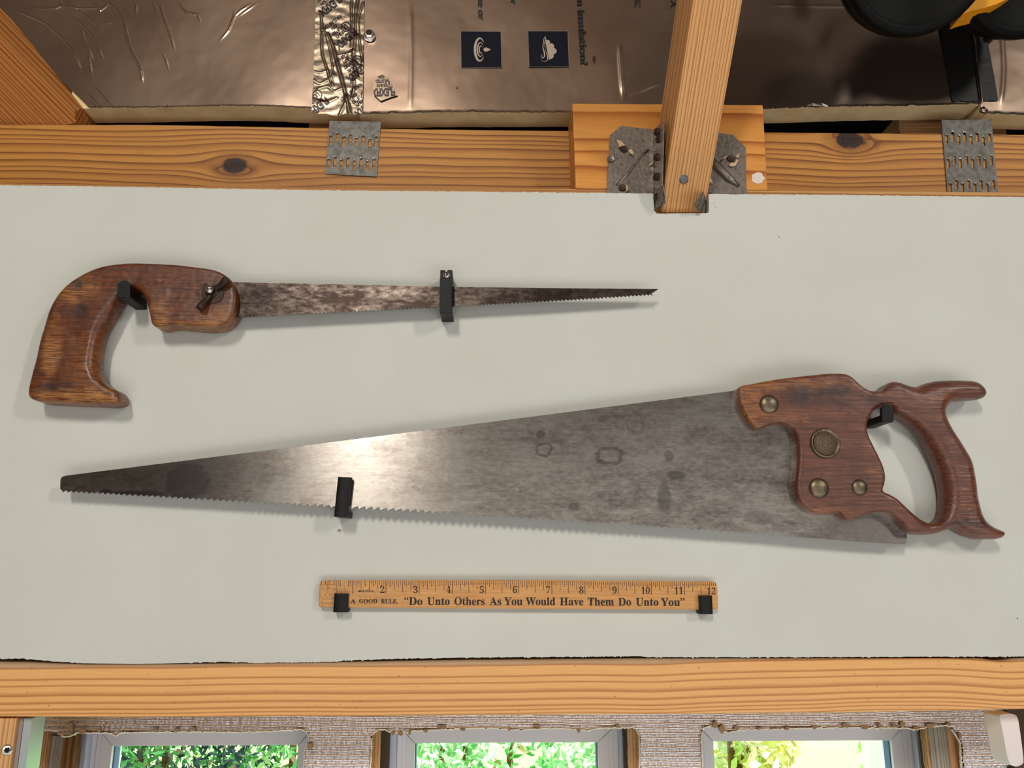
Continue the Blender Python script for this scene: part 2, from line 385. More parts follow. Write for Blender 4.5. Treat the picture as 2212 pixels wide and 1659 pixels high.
blade_m = steel('aged_saw_steel', C(180, 172, 162), C(116, 105, 98), .205, .9,
    [('blob', 405, 1040, 52, 44, .75), ('blob', 300, 1066, 58, 6, .8), ('blob', 230, 1062, 12, 5, .8), ('ring', 1175, 972, 18, 15, .6), ('ring', 1315, 985, 30, 20, .55), ('ring', 1050, 978, 12, 10, .4),
     ('blob', 1168, 938, 10, 10, .6), ('blob', 1130, 950, 50, 5, .4), ('ring', 1372, 915, 20, 26, .35), ('blob', 1445, 985, 10, 12, .45), ('blob', 1460, 1026, 18, 10, .5), ('blob', 1435, 1075, 14, 32, .4), ('blob', 1240, 1095, 12, 8, .45), ('blob', 575, 1007, 8, 6, .6), ('blob', 590, 990, 26, 10, .3), ('blob', 520, 1022, 16, 9, .35), ('blob', 1300, 905, 12, 8, .4), ('blob', 1640, 1118, 30, 14, .3)])
cblade_m = steel('rusty_saw_steel', C(104, 93, 85), C(56, 45, 40), .34, .55, [('blob', 565, 640, 26, 26, .35)], pat_lo=.38, pat_hi=.56)

black_m = plain('black_plastic', C(12, 12, 12), .5, 0, .25, 900, spec=.3)
galv_m = N('galvanised_steel'); gm = galv_m; sp = gm.noise(gm.wp, 220, 3); gm.bump(sp, .2, .0006)
galv_m = gm.set(col=gm.ramp(sp, [(.3, C(78, 76, 72)), (.7, C(112, 108, 102))]), met=.75, rough=.5)
gm = N('hanger_steel'); sp = gm.noise(gm.wp, 300, 4, .65); gm.bump(sp, .35, .0007)
hang_m = gm.set(col=gm.ramp(sp, [(.3, C(96, 88, 82)), (.7, C(156, 144, 134))]), met=.8, rough=gm.mr(sp, .3, .7, .48, .3))
chrome_m = plain('bright_zinc', C(215, 212, 205), .22, 1.)
nail_m = plain('dark_nail_head', C(72, 52, 44), .5, .6, .3, 1500)
brass_m = N('tarnished_brass'); sp = brass_m.noise(brass_m.wp, 350, 3); brass_m = brass_m.set(col=brass_m.ramp(sp, [(.35, C(104, 92, 78)), (.62, C(124, 110, 90)), (.76, C(176, 144, 84))]), met=.85, rough=.4)
brassd_m = plain('dark_brass_relief', C(104, 88, 70), .5, .7, .5, 1200)
iron_m = plain('dark_iron', C(60, 44, 34), .5, .55, .35, 900)
foam_m = N('foam_core'); foam_m.bump(foam_m.noise(foam_m.wp, 700, 3), .5, .001); foam_m = foam_m.set(col=foam_m.mix(foam_m.mr(foam_m.noise(foam_m.wp, 40, 3), .35, .7), C(240, 218, 170), C(222, 194, 140)), rough=.85)
def foil(name, a, b, ro):
    m = N(name); k = m.noise(m.scl(12, 12, 26), 1., 3.)
    m.bump(m.ma('ADD', m.noise(m.wp, 26, 2), m.ma('MULTIPLY', m.noise(m.wp, 900, 2), .02)), .12, .004)
    return m.set(col=m.mix(m.mr(k, .3, .7), a, b), met=.95, rough=ro)
foil_m = foil('foil_facing', C(196, 172, 152), C(182, 156, 136), .22)
tape_m = foil('foil_tape', C(166, 150, 130), C(140, 122, 104), .36)
m = N('reflective_bubble_foil'); cr = m.noise(m.scl(900, 200, 500), 1., 3., .7)
m.bump(m.ma('ADD', cr, m.ma('MULTIPLY', m.noise(m.scl(300, 80, 120), 1., 2.), .6)), .45, .0006)
bubble_m = m.set(col=m.ramp(cr, [(.3, C(170, 156, 160)), (.5, C(230, 224, 222)), (.8, C(250, 248, 245))]), met=.85, rough=.25)
paper_m = plain('torn_paper_fibre', C(250, 244, 226), .9, 0, .5, 1500)
tan_m = plain('torn_tan_backing', C(176, 146, 112), .9, 0, .8, 900)
ruler_m = N('ruler_maple'); m = ruler_m
g = m.noise(m.vec(m.ma('MULTIPLY', m.u, 28), m.ma('MULTIPLY', m.v, 900), m.w), 1., 4.); c = m.ramp(g, [(.3, C(186, 126, 60)), (.55, C(212, 152, 82)), (.8, C(222, 166, 96))])
x0 = P(700, 1280)[0]; x1 = P(960, 1280)[0]; wr = m.mr(m.u, x0, x1, 1, 0); spk = m.noise(m.scl(500, 500, 900), 1., 3.)
c = m.mix(m.ma('MULTIPLY', wr, m.mr(spk, .45, .62, 0, .55)), c, C(150, 98, 62))
m.bump(m.ma('ADD', g, m.ma('MULTIPLY', m.ma('ADD', spk, m.noise(m.scl(900, 900, 200), 1., 2.)), m.ma('MULTIPLY', wr, 2.5))), .45, .0005)
ruler_m = m.set(col=c, rough=.34, coat=.5, coatr=.22)
ink_m = plain('dark_ink', C(38, 20, 14), .6); tick_m = plain('brown_ink', C(84, 42, 22), .6)
navy_m = plain('navy_print', C(6, 8, 24), .5, spec=.15); print_m = plain('black_print', C(22, 18, 22), .4); tprint_m = plain('maroon_print', C(42, 18, 22), .4)
btape_m = plain('black_tape', C(9, 8, 8), .55, 0, .2, 200)
vinyl_m = plain('white_vinyl', C(238, 234, 234), .4); vinylb_m = plain('vinyl_edge', C(205, 212, 228), .3)
gasket_m = plain('blue_grey_gasket', C(70, 84, 140), .4)
cap_m = plain('white_plastic_cap', C(232, 222, 220), .4, 0, .1, 200)
alu_m = plain('aluminium_track', C(196, 208, 206), .38, .5); aluside_m = plain('track_shaded_side', C(150, 138, 134), .5, .2)  # the side is a darker copy of the aluminium, shade put into its colour
dark_m = plain('dark_void', C(16, 15, 16), .95); yellow_m = plain('yellow_shell', C(236, 158, 22), .35)
paint_m = plain('white_paint', C(232, 216, 204), .7, 0, .6, 900)

# ------------------------------------------------------------------ the setting
def sheet_struct(name, V, Fc, mat):
    o = mk(name, V, Fc, mat); o['kind'] = 'structure'; return o
# drywall panel, ragged at its top, notched for the rafter, gap along the header
TOPD = [(-900, 391), (0, 400), (150, 402), (350, 405), (500, 408), (700, 411), (900, 413), (1230, 416), (1412, 418)]
TOPD2 = [(1531, 419), (1650, 420), (1800, 421), (2212, 426), (3000, 434)]
BOTD = [(-900, 1431), (0, 1423), (50, 1423), (90, 1427), (180, 1433), (300, 1434.6), (390, 1432.5), (480, 1430), (560, 1432), (700, 1430.5), (760, 1428), (860, 1425), (1000, 1422.6), (1100, 1421.5), (1380, 1419.5), (1400, 1421.5), (1650, 1421.5), (1900, 1421), (2212, 1420), (3000, 1417)]
top = []
def jag(x, s, f=.11, f2=.5): return s * (ns(x * f, 3.1) + .6 * ns(x * f2, 7.7))
for x in np.arange(-900, 1412, 4): top.append((x, lerpx(TOPD, x) + jag(x, 1.6)))
top += [(1411.5, 419), (1412, 440), (1413, 455), (1416, 458), (1418, 461.5), (1450, 461), (1500, 460.5), (1526, 460.5), (1531, 459), (1531.5, 440), (1531, 419)]
for x in np.arange(1535, 3000, 4): top.append((x, lerpx(TOPD2, x) + jag(x, 1.4)))
bot = []
for x in np.arange(-900, 3000, 3):
    j = 1.9 * abs(ns(x * .16, 1.)) * 2 - .9 + (1.5 if ns(x * .45, 9.) > .28 else 0)
    bot.append((x, lerpx(BOTD, x) - (1.6 if x > 740 else 0) + j * (.25 if 180 < x < 400 else 1)))
loop = toXZ(top + bot[::-1], 0)
wall = plate('wall_front', [loop], 0, .0127, wall_m); wall['kind'] = 'structure'
# small dents and paint marks on the wall
for (x, y, r) in ((1683, 512, 1.2), (2198, 1336, 1.4), (165, 1500, 0)):
    if r:
        p = P(x, y, -.0002); o = mk('nail_hole', *lathe([(r * .00036, 0), (r * .0002, .0003)], 8, p), dark_m, wall)
ch = plate('paint_ridge', [toXZ([(1541, 437), (1548, 439), (1557, 446), (1553, 450), (1544, 447)], 0)], -.0004, .0005, wall_m, wall)

def loft(name, xs, topf, botf, Yf, Yb, mat, r=.002, parent=None, label=None, cat=None, group=None, topz=None, botz=None):
    """long horizontal timber whose front face follows the photographed edge lines"""
    V = []; Fc = []; k = 5
    for x in xs:
        a = P(x, topf(x), Yf); b = P(x, botf(x), Yf) if botf else None
        zt = a[2]; zb = b[2] if b is not None else botz; X = a[0]
        sec = [(Yb, zt), (Yf + r, zt)] + [(Yf + r - r * math.sin(q), zt - r + r * math.cos(q)) for q in (.5, 1.05, 1.57)]
        sec += [(Yf, (zt + zb) / 2), (Yf, zb + r), (Yf + r * .3, zb + r * .3), (Yf + r, zb), (Yb, zb)]
        V += [(X, y, z) for y, z in sec]; k = len(sec)
    n = len(xs)
    for i in range(n - 1):
        for j in range(k): Fc.append((i * k + j, i * k + (j + 1) % k, (i + 1) * k + (j + 1) % k, (i + 1) * k + j))
    Fc += [tuple(range(k)), tuple((n - 1) * k + j for j in range(k))[::-1]]
    o = mk(name, V, Fc, mat, parent); bm = bmesh.new(); bm.from_mesh(o.data)
    for f in bm.faces: f.smooth = True
    for e in bm.edges:
        if e.is_manifold and e.calc_face_angle(0) > .7: e.smooth = False
    bm.to_mesh(o.data); bm.free()
    if label: tag(o, label, cat, group)
    return o
HT = [(-900, 1436), (0, 1431), (90, 1433), (180, 1436), (400, 1435), (700, 1431.5), (1000, 1427), (1400, 1423.5), (1800, 1423), (2120, 1423), (2165, 1429), (2195, 1423), (2300, 1421), (3000, 1418)]
HB = [(-900, 1546), (0, 1549), (280, 1551), (560, 1549.5), (1100, 1546), (1500, 1543.5), (1800, 1541), (2000, 1537), (2212, 1533), (3000, 1520)]
header = loft('header_beam', np.arange(-900, 3000, 15), lambda x: lerpx(HT, x) + .5 * ns(x * .03), lambda x: lerpx(HB, x), -.0005, .085, header_m, .0026,
     label='orange striped pine beam running under the pale wall panel, above the windows', cat='beam')
LT = [(-900, 385), (0, 394), (300, 399), (550, 403), (1000, 406), (1230, 407.5), (1650, 411), (2212, 414.5), (3000, 421)]
LTf = lambda x: lerpx(LT, x)
lower = loft('top_plate', np.arange(-900, 3000, 20), LTf, None, .0128, .10, plate_m, .001, botz=P(1100, 470)[2],
     label='thin pale strip of wood just above the ragged top of the wall panel', cat='beam')
UT = [(-900, 258), (0, 268), (300, 268), (480, 271), (620, 274), (820, 277), (1090, 280), (1700, 285), (2212, 290), (3000, 298)]
zlow = lambda x: P(x, LTf(x), .0128)[2]
V = []; Fc = []
xs = np.arange(-900, 3001, 15)
for x in xs:
    a = P(x, lerpx(UT, x) + .6 * ns(x * .02, 5), .05); zb = P(x, LTf(x), .0128)[2] - .0004
    for y, z in ((.088, a[2]), (.0512, a[2]), (.05, a[2] - .0012), (.05, zb), (.088, zb)): V.append((a[0], y, z))
for i in range(len(xs) - 1):
    for j in range(5): Fc.append((i * 5 + j, i * 5 + (j + 1) % 5, i * 5 + 5 + (j + 1) % 5, i * 5 + 5 + j))
Fc += [(0, 1, 2, 3, 4), tuple((len(xs) - 1) * 5 + j for j in (4, 3, 2, 1, 0))]
upper = mk('ledger_beam', V, Fc, beam_m); tag(upper, 'brown pine beam with two dark knots set back above the wall panel', 'beam')

# backing behind gaps, shell of the workshop behind the camera
XL, XR, YB_, ZF, ZC = -1.9, 2.3, -3.6, -1.25, 1.55
plast = plain('painted_room_wall', C(150, 140, 128), .8); conc = plain('concrete_floor', C(172, 164, 154), .7, 0, .3, 30)
ceil_l = plain('ceiling_reflection_brown', C(100, 80, 66), .7); ceil_r = plain('ceiling_reflection_dark', C(44, 27, 15), .8)  # unseen ceiling halves toned for what the foil boards reflect
dkwall = plain('wall_reflection_dark', C(60, 44, 32), .8)  # unseen right wall coloured dark to darken the foil's reflections
sheet_struct('floor', box_v(XL, XR, YB_, 0, ZF - .05, ZF), BOXF, conc)
sheet_struct('ceiling', box_v(XL, .42, YB_, .14, ZC, ZC + .05), BOXF, ceil_l)
sheet_struct('ceiling', box_v(.42, XR, YB_, .14, ZC, ZC + .05), BOXF, ceil_r)
sheet_struct('wall_left', box_v(XL - .05, XL, YB_, .14, ZF, ZC), BOXF, plast)
sheet_struct('wall_right', box_v(XR, XR + .05, YB_, .14, ZF, ZC), BOXF, dkwall)
sheet_struct('wall_back', box_v(XL, XR, YB_ - .05, YB_, ZF, ZC), BOXF, plast)
sheet_struct('wall_gap_shade', box_v(XL, XR, .165, .175, .20, ZC), BOXF, dark_m)  # near-black panel puts the shade into the gaps above the beam
sheet_struct('wall_front_left', box_v(XL, -.74, .02, .05, ZF, ZC), BOXF, plast)
sheet_struct('wall_front_right', box_v(.84, XR, .02, .05, ZF, ZC), BOXF, plast)
sheet_struct('wall_front_below', box_v(-.74, .84, .10, .13, ZF, -.72), BOXF, plast)

# ------------------------------------------------------------------ insulation boards above the wall
ZT = ZC - .02
def foil_board(name, label, x0px, x1px, edge, YF, creases, mat, left=None, step=.0013, zmaxpx=-60, foam0=None):
    """foam slab with a creased foil facing; edge = photographed lower edge of the facing"""
    a = P(x0px, lerpx(edge, x0px), YF); b = P(x1px, lerpx(edge, x1px), YF)
    th = thing(name, label, 'insulation board', ((a[0] + b[0]) / 2, YF, a[2]))
    xs = np.linspace(a[0], b[0], max(2, int((b[0] - a[0]) / step)))
    epx = [P(q, lerpx(edge, q), YF) for q in np.linspace(x0px, x1px, 300)]
    ex = np.array([p[0] for p in epx]); ez = np.array([p[2] for p in epx])
    # foam
    fx = np.linspace(a[0] if foam0 is None else P(foam0, lerpx(edge, foam0), YF)[0], b[0], 60); V = []; Fc = []
    for X in fx:
        z = np.interp(X, ex, ez) + .0004 * ns(X * 90); V += [(X, YF + .0006, z), (X, YF + .0012, ZT), (X, YF + .025, ZT), (X, YF + .025, z + .0006 * ns(X * 60, 3))]
    for i in range(len(fx) - 1):
        for j in range(4): Fc.append((i * 4 + j, i * 4 + (j + 1) % 4, i * 4 + 4 + (j + 1) % 4, i * 4 + 4 + j))
    Fc += [(0, 1, 2, 3), tuple((len(fx) - 1) * 4 + j for j in (3, 2, 1, 0))]
    mk('foam_core', V, Fc, foam_m, th)
    # facing: fine grid with creases, torn and curled lower lip
    ztop = P(1100, zmaxpx, YF)[2]; nz = int((ztop - a[2]) / step); nx = len(xs)
    G = np.zeros((nz + 2, nx, 3)); zlo = np.interp(xs, ex, ez)
    tear = np.array([.0007 * ns(X * 420) + .0005 * ns(X * 1300, 4) for X in xs]); curl = np.array([max(0, ns(X * 120, 11) + .05) * .003 + .0004 for X in xs])
    for j in range(nz + 1):
        t = j / nz; xr_ = xs
        if left is not None:
            xl_ = left((a[2]) * (1 - t) + ztop * t); xr_ = np.linspace(xl_, xs[-1], nx)
        G[j, :, 0] = xr_; G[j, :, 2] = (np.interp(xr_, ex, ez) + tear) * (1 - t) + ztop * t; G[j, :, 1] = YF
    G[nz + 1, :, 0] = G[nz, :, 0]; G[nz + 1, :, 1] = YF; G[nz + 1, :, 2] = ZT
    Q = G[:nz + 1].reshape(-1, 3); D = np.zeros(len(Q))
    for pts, w_, h_ in creases:
        L = np.array([P(p[0], p[1], YF)[[0, 2]] for p in spline(pts, 12, False)])
        mnx, mxx = L.min(0) - w_ * 6, L.max(0) + w_ * 6
        m_ = (Q[:, 0] > mnx[0]) & (Q[:, 0] < mxx[0]) & (Q[:, 2] > mnx[1]) & (Q[:, 2] < mxx[1])
        if not m_.any(): continue
        q = Q[m_][:, [0, 2]]; d = segdist(q, L[:-1], L[1:])
        e = np.minimum(np.linalg.norm(q - L[0], axis=1), np.linalg.norm(q - L[-1], axis=1))
        D[m_] += h_ * np.exp(-(d / w_) ** 2) * np.clip(e / .012, .1, 1)
    Q[:, 1] -= D; Q[:, 1] += .0006 * np.sin(Q[:, 0] * 37) * np.cos(Q[:, 2] * 29)
    G[:nz + 1] = Q.reshape(nz + 1, nx, 3); G[0, :, 1] -= curl; G[1, :, 1] -= curl * .3
    n_ = (nz + 2) * nx; idx = np.arange(n_).reshape(nz + 2, nx)
    Fq = np.stack([idx[:-1, :-1], idx[:-1, 1:], idx[1:, 1:], idx[1:, :-1]], -1).reshape(-1, 4)
    mk('foil_facing', G.reshape(-1, 3), Fq, mat, th, smooth=True); return th
Z1 = lambda pts: zpts(pts, 0, 0, 3.95)
YF = .055
crA = [(Z1([(120, 90), (250, 140), (380, 200), (480, 280), (580, 380), (640, 470), (690, 590)]), .0011, .0016),
       (Z1([(200, 40), (300, 75), (480, 70), (520, 50), (700, 70), (880, 60)]), .0009, .0008),
       (Z1([(450, 90), (540, 150), (640, 170)]), .0008, .0008), (Z1([(510, 0), (530, 50), (560, 60)]), .0008, .0009),
       (Z1([(610, 135), (700, 210), (790, 310), (840, 400), (880, 500)]), .0009, .0014), (Z1([(570, 0), (650, 80), (780, 170), (880, 275)]), .0008, .0013),
       (Z1([(695, 240), (720, 340), (770, 440), (790, 520)]), .0008, .0011), (Z1([(755, 460), (775, 560), (785, 640)]), .0008, .001),
       (Z1([(910, 0), (990, 80), (1060, 190), (1085, 310), (1130, 450), (1200, 590), (1215, 700)]), .0011, .0016),
       (Z1([(770, 0), (830, 50), (850, 90), (920, 30), (900, 0)]), .0009, .0009), (Z1([(850, 200), (930, 190), (1000, 180)]), .0008, .0006),
       (Z1([(1140, 0), (1165, 60), (1160, 130)]), .0009, .0007), (Z1([(1370, 40), (1410, 180), (1450, 290), (1490, 420)]), .001, .0009),
       (Z1([(1380, 440), (1420, 520), (1440, 600)]), .001, .0005), (Z1([(1520, 10), (1600, 110), (1690, 130), (1710, 200)]), .0011, .0007),
       (Z1([(2140, 30), (2010, 130), (1950, 260), (1870, 350)]), .0011, .0008), (Z1([(2010, 70), (1980, 170)]), .001, .0006), (Z1([(2200, 20), (2020, 150)]), .001, .0006),
       (Z1([(1300, 0), (1340, 90), (1400, 100)]), .0012, .0005)]
edA = [(-260, 238), (100, 236), (172, 234), (300, 233), (400, 230.5), (480, 229), (560, 230), (680, 235), (775, 236)]
_l0, _l1 = P(150, 200, YF), P(10, 50, YF)
brace_line = lambda z: _l0[0] + (_l1[0] - _l0[0]) * (z - _l0[2]) / (_l1[2] - _l0[2])   # the board is cut to fit along the brace
bA = foil_board('insulation_board', 'creased silver foil insulation board behind the brace at upper left', -260, 772, edA, YF, [(a, w_ * .6, h_ * .6) for a, w_, h_ in crA], foil_m, step=.0008, foam0=150, left=brace_line)
edB = [(772, 247), (850, 246), (960, 243.5), (1235, 243), (1660, 236), (1700, 235), (1850, 230), (2000, 228), (2114, 226)]
crB = [([(1338, 95), (1341, 160), (1346, 214)], .0011, .0012), ([(1355, 210), (1400, 190), (1430, 178)], .0012, .0006), ([(886, 10), (888, 120), (886, 240)], .002, .0003),
       ([(1660, 10), (1850, 14), (2020, 8)], .0012, .0003)]
bB = foil_board('insulation_board', 'long foil insulation board with two dark blue printed squares, crossed by the rafter', 775, 2114, edB, YF, crB, foil_m)
edC = [(2119, 238), (2126, 245), (2140, 247), (2212, 249), (2800, 262)]
bC = foil_board('insulation_board', 'short foil insulation board at the far upper right beyond the black tape', 2119, 2800, edC, YF, [([(2160, 20), (2168, 150), (2160, 230)], .002, .0005)], foil_m)

# prints on the boards
def decal(name, V2, Fc, fn, Y, mat, parent, clip=None, surf=None):
    """flat print: V2 mapped by fn to photo pixels, laid 0.2 mm in front of plane Y"""
    px = [fn(a, b) for a, b in V2]
    W = np.array([P(a, b, Y) for a, b in px])
    if clip is not None:
        bm = bmesh.new(); vs = [bm.verts.new(w) for w in W]
        for f in Fc:
            try: bm.faces.new([vs[i] for i in f])
            except ValueError: pass
        for (p0, n_) in clip:
            bmesh.ops.bisect_plane(bm, geom=bm.verts[:] + bm.edges[:] + bm.faces[:], plane_co=p0, plane_no=n_, clear_outer=True)
        bm.verts.ensure_lookup_table(); bm.verts.index_update()
        if not bm.faces: bm.free(); return None
        W = np.array([v.co[:] for v in bm.verts]); Fc = [tuple(v.index for v in f.verts) for f in bm.faces]; bm.free()
    if surf is not None: W[:, 1] = [surf(w[0], w[2]) - .0004 for w in W]
    return mk(name, W, Fc, mat, parent)
YP = YF - .0010
def rot_text(s, x_base, y_end, h, mat=print_m, skew=0., bold=.012, length=None, name='lettering'):
    """text turned a quarter turn clockwise, ending (lower end) at y_end, baseline at x_base"""
    V, Fc = text2d(s, bold); x1 = V[:, 0].max(); k = h / .7; kl = k if length is None else length / (x1 - V[:, 0].min())
    decal(name, V, Fc, lambda a, b: (x_base + b * k + skew * (a - x1) * kl, y_end - (x1 - a) * kl), YP, mat, bB)
rot_text('this foam insulation?', 1254.5, 140, 15.5, bold=.03, skew=.055, length=236)
rot_text('with foil tape or', 1033, 42, 14.5, skew=.02, length=150)
rot_text('look for', 1103, 9.5, 14.5, skew=.02)
rot_text('DISC', 1371.5, 14, 12.5, skew=.03)
rot_text('L.A.', 1449.5, 17, 12.5, skew=.03)
for q in ([(996, 68), (1081.5, 68.5), (1083, 145), (997, 146)], [(1141, 67.5), (1226, 67.5), (1229, 143), (1143.5, 144)]):
    c_ = np.mean(q, 0); q2 = [tuple(c_ + (np.array(p) - c_) * 1.025) for p in q]
    mk('print_border', [P(a, b, YF - .0008) for a, b in q2], [(0, 1, 2, 3)], plain('grey_border', C(128, 112, 104), .5), bB)
    mk('printed_square', [P(a, b, YP) for a, b in q], [(0, 1, 2, 3)], navy_m, bB)
icon_m = plain('icon_tint', C(176, 158, 142), .45, .6)
def strip(pts, w):
    p = np.array(pts, float); t = np.gradient(p, axis=0); n_ = np.stack([-t[:, 1], t[:, 0]], 1); n_ /= np.linalg.norm(n_, axis=1)[:, None] + 1e-9
    ww = np.array([w(i / (len(p) - 1)) if callable(w) else w for i in range(len(p))])[:, None] / 2
    V = np.concatenate([p + n_ * ww, p - n_ * ww]); k = len(p); return V, [(i, i + 1, k + i + 1, k + i) for i in range(k - 1)]
def arc(cx, cy, rx, ry, a0, a1, n=24): return [(cx + rx * math.cos(math.radians(a0 + (a1 - a0) * i / n)), cy + ry * math.sin(math.radians(a0 + (a1 - a0) * i / n))) for i in range(n + 1)]
Y2 = YF - .0013; ident = lambda a, b: (a, b)
ic = MB()
for rx, ry, cx, w_ in ((10.5, 24.5, 1036.5, 5), (6.5, 15, 1037.8, 3), (3.6, 8, 1039, 2.2)):
    V, Fc = strip(arc(cx, 107, rx, ry, 40, 320), lambda t, w_=w_: w_ * (.25 + .75 * math.sin(math.pi * t))); ic.add([P(a, b, Y2) for a, b in V], Fc)
dr = [(1061, 107)] + arc(1049.5, 107, 5.2, 4.6, -60, -300, 14); ic.add([P(a, b, Y2) for a, b in dr], [tuple(range(len(dr)))])
ic.build('water_ripple_icon', icon_m, bB)
ic = MB()
cl = [(1178, 78)] + arc(1183, 91, 5, 5, -120, 40, 6) + arc(1190.5, 99.5, 6.5, 6, -90, 30, 8) + arc(1196, 110.5, 6.5, 6.5, -70, 90, 8) + arc(1190, 121, 6, 6, -10, 100, 8) + [(1186, 130), (1184, 118), (1180, 100), (1178, 88)]
ic.add([P(a, b, Y2) for a, b in cl], [tuple(range(len(cl)))])
for pts in ([(1179, 78), (1175, 84), (1175, 94), (1179, 108), (1183, 122), (1182, 130), (1176, 133), (1169, 130)], [(1172.5, 95), (1173, 103), (1176, 115), (1176, 122), (1172, 125.5), (1169, 122), (1170, 118.5), (1173, 119)],
            [(1176, 90), (1176.5, 98), (1180, 110), (1182, 118)]):
    V, Fc = strip(spline(pts, 2, False), lambda t: .7 + 1.9 * math.sin(math.pi * min(t * 1.1, 1))); ic.add([P(a, b, Y2) for a, b in V], Fc)
ic.build('wind_cloud_icon', icon_m, bB)
def torn_bit(parent, pts, mat, Y, name='foil_flake', curl=.002):
    V = [P(a, b, Y - curl * (i % 2)) for i, (a, b) in enumerate(pts)]; mk(name, V + [v + np.array([0, .0003, 0]) for v in V], [tuple(range(len(V))), tuple(range(2 * len(V) - 1, len(V) - 1, -1))], mat, parent)
torn_bit(bB, [(1742, 226), (1755, 222), (1775, 223), (1797, 229), (1790, 231), (1768, 229), (1750, 229)], chrome_m, YF - .002, curl=.0035)
torn_bit(bB, [(1280, 124), (1283, 120), (1288, 125), (1285, 133), (1281, 130)], foil_m, YF - .002)
torn_bit(bB, [(985, 187), (989, 186), (989, 190), (986, 190)], chrome_m, YF - .001, curl=.001)

# ---- foil tape with lettering, over the first seam
ZT3 = lambda pts: zpts(pts, 660, 0, 6.146)
folds = [(ZT3([(213, 190), (225, 400), (225, 700), (262, 850), (300, 960), (335, 1090), (370, 1160)]), .0012, .0022), (ZT3([(250, 400), (300, 560), (345, 780), (370, 960), (365, 1140)]), .0009, .0014),
         (ZT3([(300, 470), (370, 640), (420, 830), (470, 1010), (520, 1200), (560, 1380), (585, 1520)]), .0016, .0036), (ZT3([(625, 0), (612, 130), (625, 420), (610, 640)]), .0013, .0018),
         (ZT3([(700, 0), (675, 200), (670, 450), (650, 670), (640, 800), (690, 1050)]), .0017, .0028), (ZT3([(770, 60), (710, 260), (715, 520), (760, 840)]), .0012, .0015),
         (ZT3([(460, 1540), (520, 1420), (545, 1330), (590, 1450), (600, 1530)]), .0016, .0016), (ZT3([(640, 1000), (650, 1180), (610, 1350)]), .0016, .0015),
         (ZT3([(100, 960), (200, 985), (290, 960)]), .0018, .0013), (ZT3([(110, 1090), (200, 1130), (300, 1080), (390, 1020)]), .002, .0015), (ZT3([(180, 1200), (300, 1170), (380, 1230), (470, 1200)]), .0018, .0014),
         (ZT3([(110, 1330), (250, 1380), (420, 1320)]), .002, .0013), (ZT3([(560, 790), (640, 850), (740, 900)]), .0014, .0018), (ZT3([(440, 760), (560, 730), (640, 700)]), .0016, .001)]
foldL = [(np.array([P(p[0], p[1], YF)[[0, 2]] for p in spline(a, 6, False)]), w_, h_) for a, w_, h_ in folds]
YT = YF - .0012
def tape_surf_many(q):
    D = np.zeros(len(q))
    for L, w_, h_ in foldL: D += h_ * .55 * np.exp(-(segdist(q, L[:-1], L[1:]) / (w_ * .8)) ** 2)
    nn = np.array([.00045 * ns(a * 80, b * 170) + .00006 * ns(a * 420, b * 500, 4) for a, b in q])
    return YT - .0008 - D * .8 - nn
tape = thing('foil_tape', 'crinkled shiny foil tape strip with dark slanted lettering, over the seam at upper left', 'tape', P(730, 200, YT))
TBOT = [(673, 243), (690, 247), (705, 246.5), (718, 250), (732, 252), (745, 247), (765, 249), (783, 247)]
gx = np.linspace(0, 1, 110); rows = 330; V = []
for j in range(rows + 1):
    t = j / rows
    for s_ in gx:
        xl = 673 + 10 * (1 - t) if True else 0
        yb = lerpx(TBOT, 673 + s_ * 110) + .8 * ns(s_ * 30, 2); y = -60 + t * (yb + 60)
        xl = np.interp(y, [-60, 0, 155, 243], [686, 683, 678, 673]); xr = np.interp(y, [-60, 0, 247], [788, 787, 783]); V.append(P(xl + s_ * (xr - xl) + .5 * ns(y * .09, s_), y, YT))
V = np.array(V); V[:, 1] = tape_surf_many(V[:, [0, 2]]); k = len(gx); idx = np.arange(len(V)).reshape(rows + 1, k)
Fq = np.stack([idx[:-1, :-1], idx[:-1, 1:], idx[1:, 1:], idx[1:, :-1]], -1).reshape(-1, 4)
mk('tape_strip', V, Fq, tape_m, tape, smooth=True)
def stamp(origin, ang, L, parent, clip, surf, Y, n1='lettering', mat=tprint_m, mirrored=False):
    """repeated tape print: big word, then three short lines beside a ringed mark and one long line"""
    ca, sa = math.cos(math.radians(ang)), math.sin(math.radians(ang))
    def place(s, ox, oy, h, ln=None, bold=.03):
        V, Fc = text2d(s, bold, 1); V = V - [V[:, 0].min(), 0]; k = h / .7; kx = k if ln is None else ln / V[:, 0].max()
        def fn(a, b):
            X, Yy = ox + a * kx, oy + b * k; return origin[0] + X * ca - Yy * sa, origin[1] - (X * sa + Yy * ca)
        decal(n1, V, Fc, fn, Y, mat, parent, clip, surf)
    place('FLEXFIX', 0, 0, .30 * L, L, .045)
    place('181B-FX', .36 * L, -.20 * L, .12 * L, .42 * L); place('LISTED', .40 * L, -.38 * L, .12 * L, .40 * L); place('82P4', .44 * L, -.56 * L, .12 * L, .26 * L)
    place('FOR CLASS 1 DUCT', .05 * L, -.76 * L, .12 * L, 1.05 * L)
    c = (.20 * L, -.24 * L); V, Fc = strip(arc(c[0], c[1], .18 * L, .18 * L, 0, 360, 30), .035 * L)
    fn = lambda a, b: (origin[0] + a * ca - b * sa, origin[1] - (a * sa + b * ca)); decal('ringed_mark', V, Fc, fn, Y, mat, parent, clip, surf)
    V, Fc = text2d('UL', .03, 1); k = .2 * L / .7; V = (V - [V[:, 0].mean(), .35]) * [k * .62, k]; decal('ringed_letters', V, Fc, lambda a, b: fn(a + c[0], b + c[1]), Y, mat, parent, clip, surf)
def surf1(x, z): return tape_surf_many(np.array([[x, z]]))[0] - .0002
